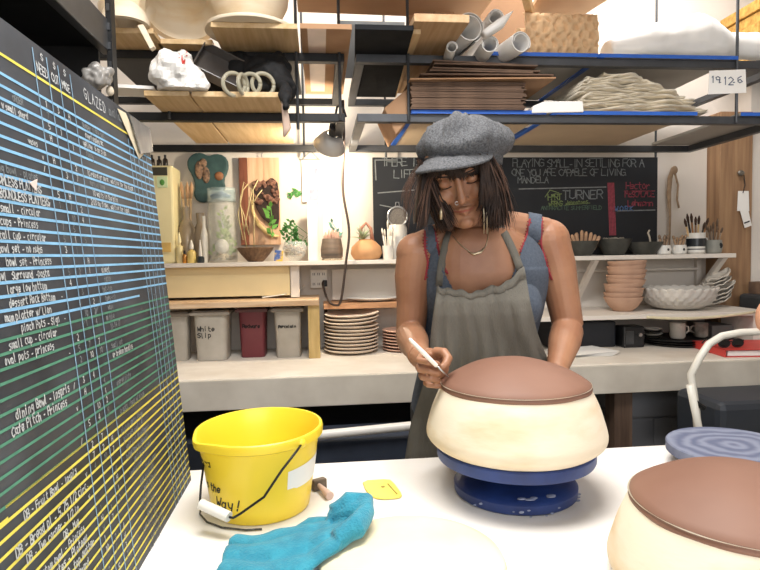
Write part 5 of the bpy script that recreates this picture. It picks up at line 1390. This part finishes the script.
# right hand (left in the picture) holding the tool: fingers curled towards the palm
def H(zx, zy, dy=0): return at(395+zx/7.13, 320+zy/7.13, Y=1.145+dy)
def finger(pts, r0, r1):
    n = len(pts)-1; body.tube(pts, [r0+(r1-r0)*i/n for i in range(n+1)], 12); body.ball(pts[-1], r1*1.0, 12, 8); body.ball(pts[1], r0*1.04, 12, 8)
body.tube([WL,H(215,290,.075),H(255,320,.045)],[.025,.025,.026],14)
body.tube([H(215,270,.07),H(265,265,.05)],[.022,.020],12); body.tube([H(245,330,.055),H(280,395,.048)],[.022,.015],12)
body.ball(H(320,330,.050),(.020,.018,.028),14,10)
finger([H(255,245,.045),H(190,258,.018),H(168,286,.0),H(240,300,-.014),H(300,312,-.012)],.0086,.0066)
finger([H(245,320,.045),H(170,338,.012),H(170,352,.002),H(245,362,-.010),H(308,382,-.008)],.0080,.0064)
finger([H(255,370,.045),H(190,396,.014),H(192,410,.004),H(252,418,-.006),H(308,432,-.002)],.0076,.0060)
finger([H(275,395,.045),H(222,448,.018),H(232,462,.008),H(286,470,.002),H(326,472,.002)],.0070,.0055)
body.tube([H(250,285,.055),H(300,228,.035),H(350,232,.018),H(378,275,.004),H(362,315,-.006),H(340,335,-.010)],[.014,.0115,.0105,.0102,.0088,.0070],14)
body.ball(H(340,335,-.010),.0072,12,8)
# left hand (hidden side) resting on the back rim of the clay
body.tube([WR,(.552,1.315,1.12),(.54,1.29,1.128)],[.025,.026,.022],14,sq=(1.2,.7))
for k,(dx,l) in enumerate(((-.026,.05),(-.009,.058),(.009,.055),(.026,.044))):
    b_ = Vector((.54+dx*.9,1.285,1.130)); d_ = Vector((-.45,-.85,.12)).normalized()
    b2_ = b_+d_*l*.5+Vector((0,0,.008)); body.tube([b_-d_*.02,b2_,b_+d_*l+Vector((0,0,-.004))],[.0095,.0085,.0068],10)
body.tube([(.515,1.31,1.12),(.49,1.295,1.125),(.473,1.29,1.118)],[.012,.010,.008],10)
bk, no = bake(body, .0024, 4, .5)
# soften eye hollows beside the nose
for i, v in enumerate(bk.v):
    l = HR.transposed() @ (v-HC)
    if l.y < -.05 and -.03 < l.z < .03:
        for s_ in (-1,1):
            g = math.exp(-((l.x-s_*.017)**2+(l.z-.010)**2)/(2*.0065**2)); v += HR @ Vector((0,.0055*g,0))
    if l.y < -.06 and abs(l.x) < .022 and -.0672 < l.z < -.0636:
        v += HR @ Vector((0,.0022,0))
skinobj = obj('body', bk, SKIN, woman, smooth=True)
skinbv = BVHTree.FromPolygons([tuple(v) for v in bk.v], bk.f)
def onskin(x, y0, z, off=.0008):      # point on the face seen from the front of the head
    d = HR @ Vector((0,1,0)); o_ = HD(x, -.2, z); h = skinbv.ray_cast(o_, d)
    return (h[0]-d*off) if h[0] is not None else HD(x,-.09,z)
LIP = mat('rose_lips','#a05a4e',.4,.08,30)
m = M()
up = [(-.0255,-.0635),(-.012,-.0620),(-.004,-.0595),(0,-.0605),(.004,-.0595),(.012,-.0620),(.0255,-.0635)]
m.loft if 0 else None
def strip(m, A, B, off):
    n = len(A); vs = [onskin(a[0],0,a[1],off) for a in A]+[onskin(b[0],0,b[1],off) for b in B]
    m.add(vs,[(i,i+1,n+i+1,n+i) for i in range(n-1)])
mid_ = [(x,-.0640-.0014*(1-abs(x)/.0255)) for x,_ in up]; lo_ = [(x,-.0640-.0125*(1-(abs(x)/.0255)**2)) for x,_ in up]
strip(m, up, mid_, .0012); strip(m, mid_, lo_, .0012)
obj('lips', m, LIP, woman, smooth=True)
DK = mat('dark_lash','#1d1512',.7)
for s_ in (-1,1):
    m = M().tube([onskin(s_*(.018+.0045*k),0,-.0035-.0022*sin(pi*k/6)+.001*(k/6),.0006) for k in range(7)],.0018,6)
    obj('eyelashes', m, DK, woman)
    m = M().tube([onskin(s_*(.014+.006*k),0,.0225+.004*sin(pi*k/6*.8),.0003) for k in range(7)],[.0014,.002,.002,.002,.0018,.0015,.0008],6)
    obj('eyebrow', m, DK, woman)
    e = HD(s_*.011,-.108,-.046)
t_ = onskin(-.013,0,-.036,.001); obj('nose_ring', M().tube([t_+HR@Vector((.004*cos(a)-.001,-.0005,.004*sin(a)-.002)) for a in [2*pi*i/14 for i in range(15)]],.0008,6), CHROME, woman)

# ---- tank top grown from the torso
tk = M(); tk.v = list(torso.v); tk.f = list(torso.f); bust(tk); shoulders(tk)
tb, tn = bake(tk, .0035, 4)
POLY = [(424,205),(424,250),(428,262),(424,285),(414,302),(404,330),(400,600),(575,600),(562,330),(553,290),(547,268),(541,244),(543,195),(529,195),(526,235),(514,266),(500,300),(460,300),(443,266),(438,248),(433,225),(433,205)]
def inside(x, y, P=POLY):
    c = False
    for i in range(len(P)):
        x1,y1 = P[i]; x2,y2 = P[i-1]
        if (y1 > y) != (y2 > y) and x < (x2-x1)*(y-y1)/(y2-y1)+x1: c = not c
    return c
keep = []
for i, v in enumerate(tb.v):
    px, py = proj(v); k = inside(px, py)
    if tn[i].y > .25: k = (py > 236 or inside(px,py)) and inside(px, max(py,300)) if py > 250 else inside(px, py)
    keep.append(k and v.z > .93)
f2 = [f for f in tb.f if all(keep[i] for i in f)]
used = sorted({i for f in f2 for i in f}); mp_ = {j: i for i, j in enumerate(used)}
tt = M(); tt.v = [tb.v[j]+tn[j]*(.0055 if tb.v[j].z > 1.38 else .0085) + Vector((0,0,0)) for j in used]; tt.f = [tuple(mp_[i] for i in f) for f in f2]
for v in tt.v: v += Vector((0,.002*sin(v.z*60+v.x*30),0))
TANK = mat('heather_blue_jersey','#58616e',.95,.18,160,hex2='#49515e',bump=.3,bscale=220)
obj('tank_top', tt, TANK, woman, smooth=True)
tankbv = BVHTree.FromPolygons([tuple(v) for v in tt.v], tt.f)
def hit(px, py, off=.002):
    d = (CAMR @ Vector((px-380.0,285.0-py,-F_PX))).normalized()
    best = None
    for bv in (tankbv, skinbv):
        h = bv.ray_cast(CAM, d)
        if h[0] is not None and (best is None or h[3] < best[1]): best = (h[0], h[3])
    return (best[0]-d*off) if best else None
REDT = mat('red_trim_yarn','#8f3038',.9,.15,80)
def trim(pl):
    pts = []
    for (x0_,y0_),(x1_,y1_) in zip(pl,pl[1:]):
        n = max(1,int(math.hypot(x1_-x0_,y1_-y0_)/3))
        for k in range(n):
            h = hit(x0_+(x1_-x0_)*k/n, y0_+(y1_-y0_)*k/n, .0005)
            if h is not None: pts.append(h)
    h = hit(*pl[-1],.0005)
    if h is not None: pts.append(h)
    sm = [pts[0]]+[(pts[i-1]+pts[i]*2+pts[i+1])/4 for i in range(1,len(pts)-1)]+[pts[-1]]
    m = M().tube(sm,.0028,8)
    for i in range(1,len(sm)-1):
        d = (sm[i+1]-sm[i-1]).normalized(); n_ = d.cross(Vector((0,1,0))).normalized()
        m.tube([sm[i]-n_*.0065, sm[i]+n_*.0065],.0014,5)
    obj('stitched_trim', m, REDT, woman, smooth=True)
trim([(425,231),(425,250),(428,262),(425,280)])
trim([(434,229),(438,248),(443,266),(448,274)])
trim([(530,219),(527,235),(520,253)])
trim([(542,218),(541,244),(547,266),(552,280)])

# ---- apron
def tfront(x, z, off):
    cx, cy, a, b_ = tor(z); a += off; b_ += off; q = min(.999,abs(x-cx)/a); y = cy-b_*sqrt(1-q**2.3)
    y2 = 1.384+.05*max(0,(z-1.30)/.1)+.07*max(0,min(1,(1.27-z)/.28))+1.1*(x-.437)**2; y = min(y,y2) if z > 1.0 else y2
    return y
LE = [(437,283),(434,305),(431,330),(429,352),(424,380),(416,405),(409,430),(404,462),(398,520),(392,600)]
RE = [(523,267),(529,300),(536,330),(544,352),(551,368),(556,400),(560,430),(562,462),(566,520),(570,600)]
def edge(E, v):
    q = v*(len(E)-1); i = min(int(q), len(E)-2); s_ = q-i; return E[i][0]+(E[i+1][0]-E[i][0])*s_, E[i][1]+(E[i+1][1]-E[i][1])*s_
def AP(u, v):
    a, b_ = edge(LE,v), edge(RE,v); px = a[0]+(b_[0]-a[0])*u; py = a[1]+(b_[1]-a[1])*u
    py += 15*sin(pi*u)**.7*max(0,1-v*4) + (1.2*sin(u*38) + 1.4*sin(u*17+1))*max(0,1-v*9)
    p = at(px,py,Y=1.45)
    for _ in range(12):
        y = tfront(p.x, p.z, .016)
        p = at(px,py,Y=y)
    amp = .0035+.009*min(1,v*1.6)
    fold = amp*(sin(u*15+v*3+2*MN.noise(Vector((u*3,v*2,0))))+.6*sin(u*31-v*5+1))+.004*MN.noise(Vector((u*11,v*7,3)))
    return p+Vector((0,-abs(fold)-.002,0))
LIN = mat('grey_linen','#77736a',.95,.12,12,hex2='#625f57',bump=.6,bscale=350,stretch=(1,1,.25))
am = M().grid(AP,70,80)
ap = obj('apron', am, LIN, woman, smooth=True, solid=.0022)
top_ = [AP(k/40,0.0)+Vector((0,-.0012,0)) for k in range(41)]; top2 = [AP(k/40,.035)+Vector((0,-.0024,0)) for k in range(41)]
m = M(); m.add(top_+top2,[(k,k+1,42+k,41+k) for k in range(40)])
obj('bib_hem', m, LIN, ap, smooth=True, solid=.003)
def strap(pl, wd):
    c = [hit(*p,.004) for p in pl]; c = [p for p in c if p is not None]
    m = M(); vs = []
    for i, p in enumerate(c):
        d = (c[min(i+1,len(c)-1)]-c[max(i-1,0)]).normalized(); n_ = d.cross(Vector((0,-1,0))).normalized()*wd/2
        vs += [p-n_, p+n_]
    m.add(vs,[(2*i,2*i+1,2*i+3,2*i+2) for i in range(len(c)-1)])
    obj('strap', m, LIN, ap, smooth=True, solid=.0025)
strap([(450,232),(447,240),(444.5,250),(442,262),(440.5,274),(439.5,286)],.020)
strap([(500,226),(505,234),(510,244),(514.5,254),(518,263),(521,272)],.020)
# necklace and earrings
pl = [hit(*p,.002) for p in ((453,236),(457,241),(463,247),(470,252),(476,255),(482,252),(486,246),(488,238),(488,228))]
obj('necklace', M().tube([p for p in pl if p is not None],.0013,6), mat('old_silver','#c7b79a',.3,metal=.8), woman, smooth=True)
pl = [hit(*p,.003) for p in ((468,251.5),(474,254.5),(481,252),(485,247))]
obj('pendant', M().tube([p for p in pl if p is not None],[.001,.004,.004,.001],8), MATS['old_silver'], woman, smooth=True)
# ---- trousers and shoes
tr = M()
tr.loft([ering(.432,1.64,.985,.182,.133),ering(.432,1.64,.90,.180,.130),ering(.432,1.64,.82,.172,.120)])
for s_, fx in ((-1,.34),(1,.52)): tr.tube([(.432+s_*.078,1.64,.92),(fx,1.63,.76),(fx,1.62,.5),(fx,1.65,.28),(fx,1.66,.06)],[.105,.098,.075,.070,.062],20)
bk2, n2 = bake(tr,.008,3); obj('trousers', bk2, mat('dark_jeans','#23262e',.9,.15,40), woman, smooth=True)
for s_, fx in ((-1,.34),(1,.52)):
    m = M().tube([(fx,1.715,.055),(fx,1.66,.062),(fx,1.57,.048),(fx+s_*.01,1.49,.035),(fx+s_*.01,1.465,.03)],[.035,.052,.048,.044,.02],16,sq=(1,.85))
    for v in m.v: v.z = max(.001, v.z)
    obj('shoe', m, mat('dark_clog','#2b2522',.6), woman, smooth=True)

# ---- hair
random.seed(77)
HAIR = mat('dark_brown_hair','#35251c',.55,.3,30,hex2='#1d130f',spec=.3); HAIRL = mat('lighter_brown_hair','#54392a',.55,.25,30)
def lock(m, p0, p1, p2, r):
    pts = [p0*(1-s_)**2+p1*2*s_*(1-s_)+p2*s_*s_ for s_ in (0,.2,.4,.6,.8,1)]
    q_ = MN.noise_vector(p0*38)*.011; pts = [p_+q_*(0,.15,.7,.9,.2,-.7)[i] + MN.noise_vector(p2*60)*(.004*i/5) for i, p_ in enumerate(pts)]
    m.tube(pts,[r*.8,r,r*1.05,r,r*.75,r*.15],5,sq=(1,.6),caps=False)
hm, hl_ = M(), M()
# under-layer so that the head never shows through
def shellp(u, v):
    th = radians(62+236*u); a_ = .084+.022*v; b2 = .105+.018*v
    p = HD(a_*sin(th), -b2*cos(th)*.98+.004, .05); return Vector((p.x+.010*v*sin(th)+.012*v, p.y-.012*v, p.z-.140*v+.006*sin(u*60)*v))
hm.grid(shellp, 60, 8)
for k in range(2300):
    th = radians(random.uniform(50,310)); lay = random.uniform(.95,1.07)
    a_ = .083*lay; b2 = .102*lay
    p0 = HD(a_*sin(th), -b2*cos(th), random.uniform(.03,.06))
    out_ = Vector((sin(th),-cos(th)*.8,0)).normalized()
    zend = random.triangular(1.474,1.535,1.492)-.006*abs(sin(th)); L = p0.z-zend
    fl = random.uniform(.020,.046)-(.034 if sin(th) < 0 else 0)
    cl = MN.noise(Vector((th*4.5,lay*6,0)))
    tw = Vector((.012*cl+random.uniform(-.004,.004)+(.020 if sin(th) < 0 else -.002), random.uniform(-.008,.008), 0))
    k2 = random.uniform(.55,1.25)+.5*cl
    p1 = p0+out_*fl*1.15+Vector((0,0,-L*.42)); p2 = p0+out_*fl*k2+Vector((0,0,-L))+tw*1.8
    if sin(th) < -.2: sh_ = Vector((.020*min(1,(-sin(th)-.2)*2),0,0)); p1 = p1+sh_; p2 = p2+sh_*1.2
    hi_ = random.random() < (.10 if sin(th) > -.5 else .30)
    lock(hl_ if hi_ else hm, p0, p1, p2, random.uniform(.0012,.0026))
# flyaway wisps on the outside
for k in range(130):
    s_ = random.choice((-1,1,1)); th = radians(90*s_+random.uniform(-40,60)*1.0); p0 = HD(.086*sin(th),-.104*cos(th),.04)
    out_ = Vector((sin(th),-cos(th)*.5,0)); L = random.uniform(.08,.16)
    lock(hl_, p0, p0+out_*.05+Vector((0,0,-L*.5)), p0+out_*random.uniform(.03,.052)+Vector((0,0,-L)), .0010)
# side sweep over the cheek (right in the picture) and bangs
for k in range(170):
    x = random.uniform(.056,.078); p0 = HD(x,-.080+.35*(x-.056),.05); L = random.uniform(.09,.135)
    lock(hm, p0, p0+Vector((.004,-.014,-L*.5)), p0+Vector((random.uniform(-.006,.016),-.004+random.uniform(-.006,.006),-L)), random.uniform(.0014,.0026))
for k in range(90):
    x = random.uniform(-.074,-.060); p0 = HD(x,-.070+.3*(x+.06),.05); L = random.uniform(.10,.15)
    lock(hm, p0, p0+Vector((-.008,-.012,-L*.5)), p0+Vector((random.uniform(-.02,.0),.0,-L)), random.uniform(.0025,.004))
for k in range(260):
    x = random.uniform(-.066,.062); p0 = HD(x,-.094+.30*abs(x)**1.2,.058); L = random.uniform(.016,.030)+(.012 if x > -.02 else 0)
    d_ = HR @ Vector((0,0,-1)); f_ = HR @ Vector((0,-1,0))
    lock(hm, p0, p0+d_*L*.6+f_*.010, p0+d_*(L+.008)+f_*.003+Vector((random.uniform(-.008,.003),0,0)), random.uniform(.0012,.0024))
hair = obj('hair', hm, HAIR, woman, smooth=True)
o = obj('hair_highlights', hl_, HAIRL, hair, smooth=True)
for px, py, n_ in ((440.5,205,4),):
    q = at(441,207,Y=1.36); obj('earring', M().tube([q,q+Vector((0,0,-.012)),q+Vector((0,0,-.03))],[.0012,.004,.003],8), MATS['old_silver'], woman, smooth=True)
q = at(485,200,Y=1.355); 
for c_ in range(2): obj('earring', M().tube([at(483+3*c_,198,Y=1.33),at(484+3*c_,215,Y=1.33),at(484+3*c_,234,Y=1.335)],.0012,6), MATS['old_silver'], woman, smooth=True)

# ---- cap
random.seed(15)
TWEED = mat('grey_wool_tweed','#6c6d70',.95,.1,220,hex2='#3e3f42',bump=.6,bscale=320,detail=6,thresh=(.3,.7))
CR = Matrix.Rotation(radians(-40),3,'Z') @ Matrix.Rotation(radians(-1),3,'Y') @ Matrix.Rotation(radians(5),3,'X')
CC = at(465,162.5,Y=1.432)
def CD(x,y,z): return CC + CR @ Vector((x,y,z))
prof = [(.088,.108,-.012),(.0895,.1095,0),(.092,.112,.010),(.101,.117,.015),(.109,.125,.026),(.1115,.128,.042),(.108,.126,.058),(.098,.115,.076),(.081,.096,.092),(.057,.068,.103),(.028,.034,.109),(.004,.005,.110)]
rings = []
for j,(a_,b2,z) in enumerate(prof):
    r = []
    for i in range(96):
        t_ = 2*pi*i/96; seam = abs(cos(4*t_)) ; k_ = 1-.035*math.exp(-((seam)/.12)**2)*(1 if 3 < j < 11 else 0)
        wr = .016*MN.noise(Vector((2.2*cos(t_),2.2*sin(t_),z*24)))+.009*MN.noise(Vector((6*cos(t_),6*sin(t_),z*40+5))) if j > 2 else 0
        r.append(CD((a_*k_+wr)*sin(t_), -(b2*k_+wr)*cos(t_)+(.006 if j > 3 else 0), z+ (wr*.6 if j > 3 else 0) - (.012*max(0,sin(t_-pi/2-.2)) if 3 < j < 8 else 0)))
    rings.append(r)
cap = obj('cap', M().loft(rings), TWEED, woman, smooth=True)
obj('cap_button', M().ball(CD(0,.010,.111),(.012,.012,.006),14,8,rot=CR), TWEED, cap, smooth=True)
def BR(u, v):
    t_ = radians(-74+148*u); a_ = .0885; b2 = .1095; wv = sin(pi*u)**.55
    ext = .058*wv*v; x = (a_+ext*.62)*sin(t_); y = -(b2+ext)*cos(t_); return CD(x, y, .012-.036*wv*v**1.15-.006*v*abs(sin(t_))*wv)
obj('brim', M().grid(BR,48,8), TWEED, cap, smooth=True, solid=.005)
m = M().tube([CD(.0925*sin(t_),-.1135*cos(t_),.013) for t_ in [radians(-88+176*k/30) for k in range(31)]],.003,8)
obj('brim_band', m, TWEED, cap, smooth=True)

# ---- needle tool held in the hand
t = thing('needle_tool', 'thin white handled needle tool held in her hand at the clay edge', 'tool', H(250,270,-.004))
a, b = H(100,132,-.020), H(300,330,-.024); 
obj('handle', M().tube([a,lerp(a,b,.05),lerp(a,b,.5),lerp(a,b,.97),b],[.002,.0036,.0046,.0042,.003],12), mat('white_handle','#f0ebe2',.35,.03,10), t, smooth=True)
obj('needle', M().tube([b,H(380,405,-.020)],[.0022,.0012],8), CHROME, t, smooth=True)
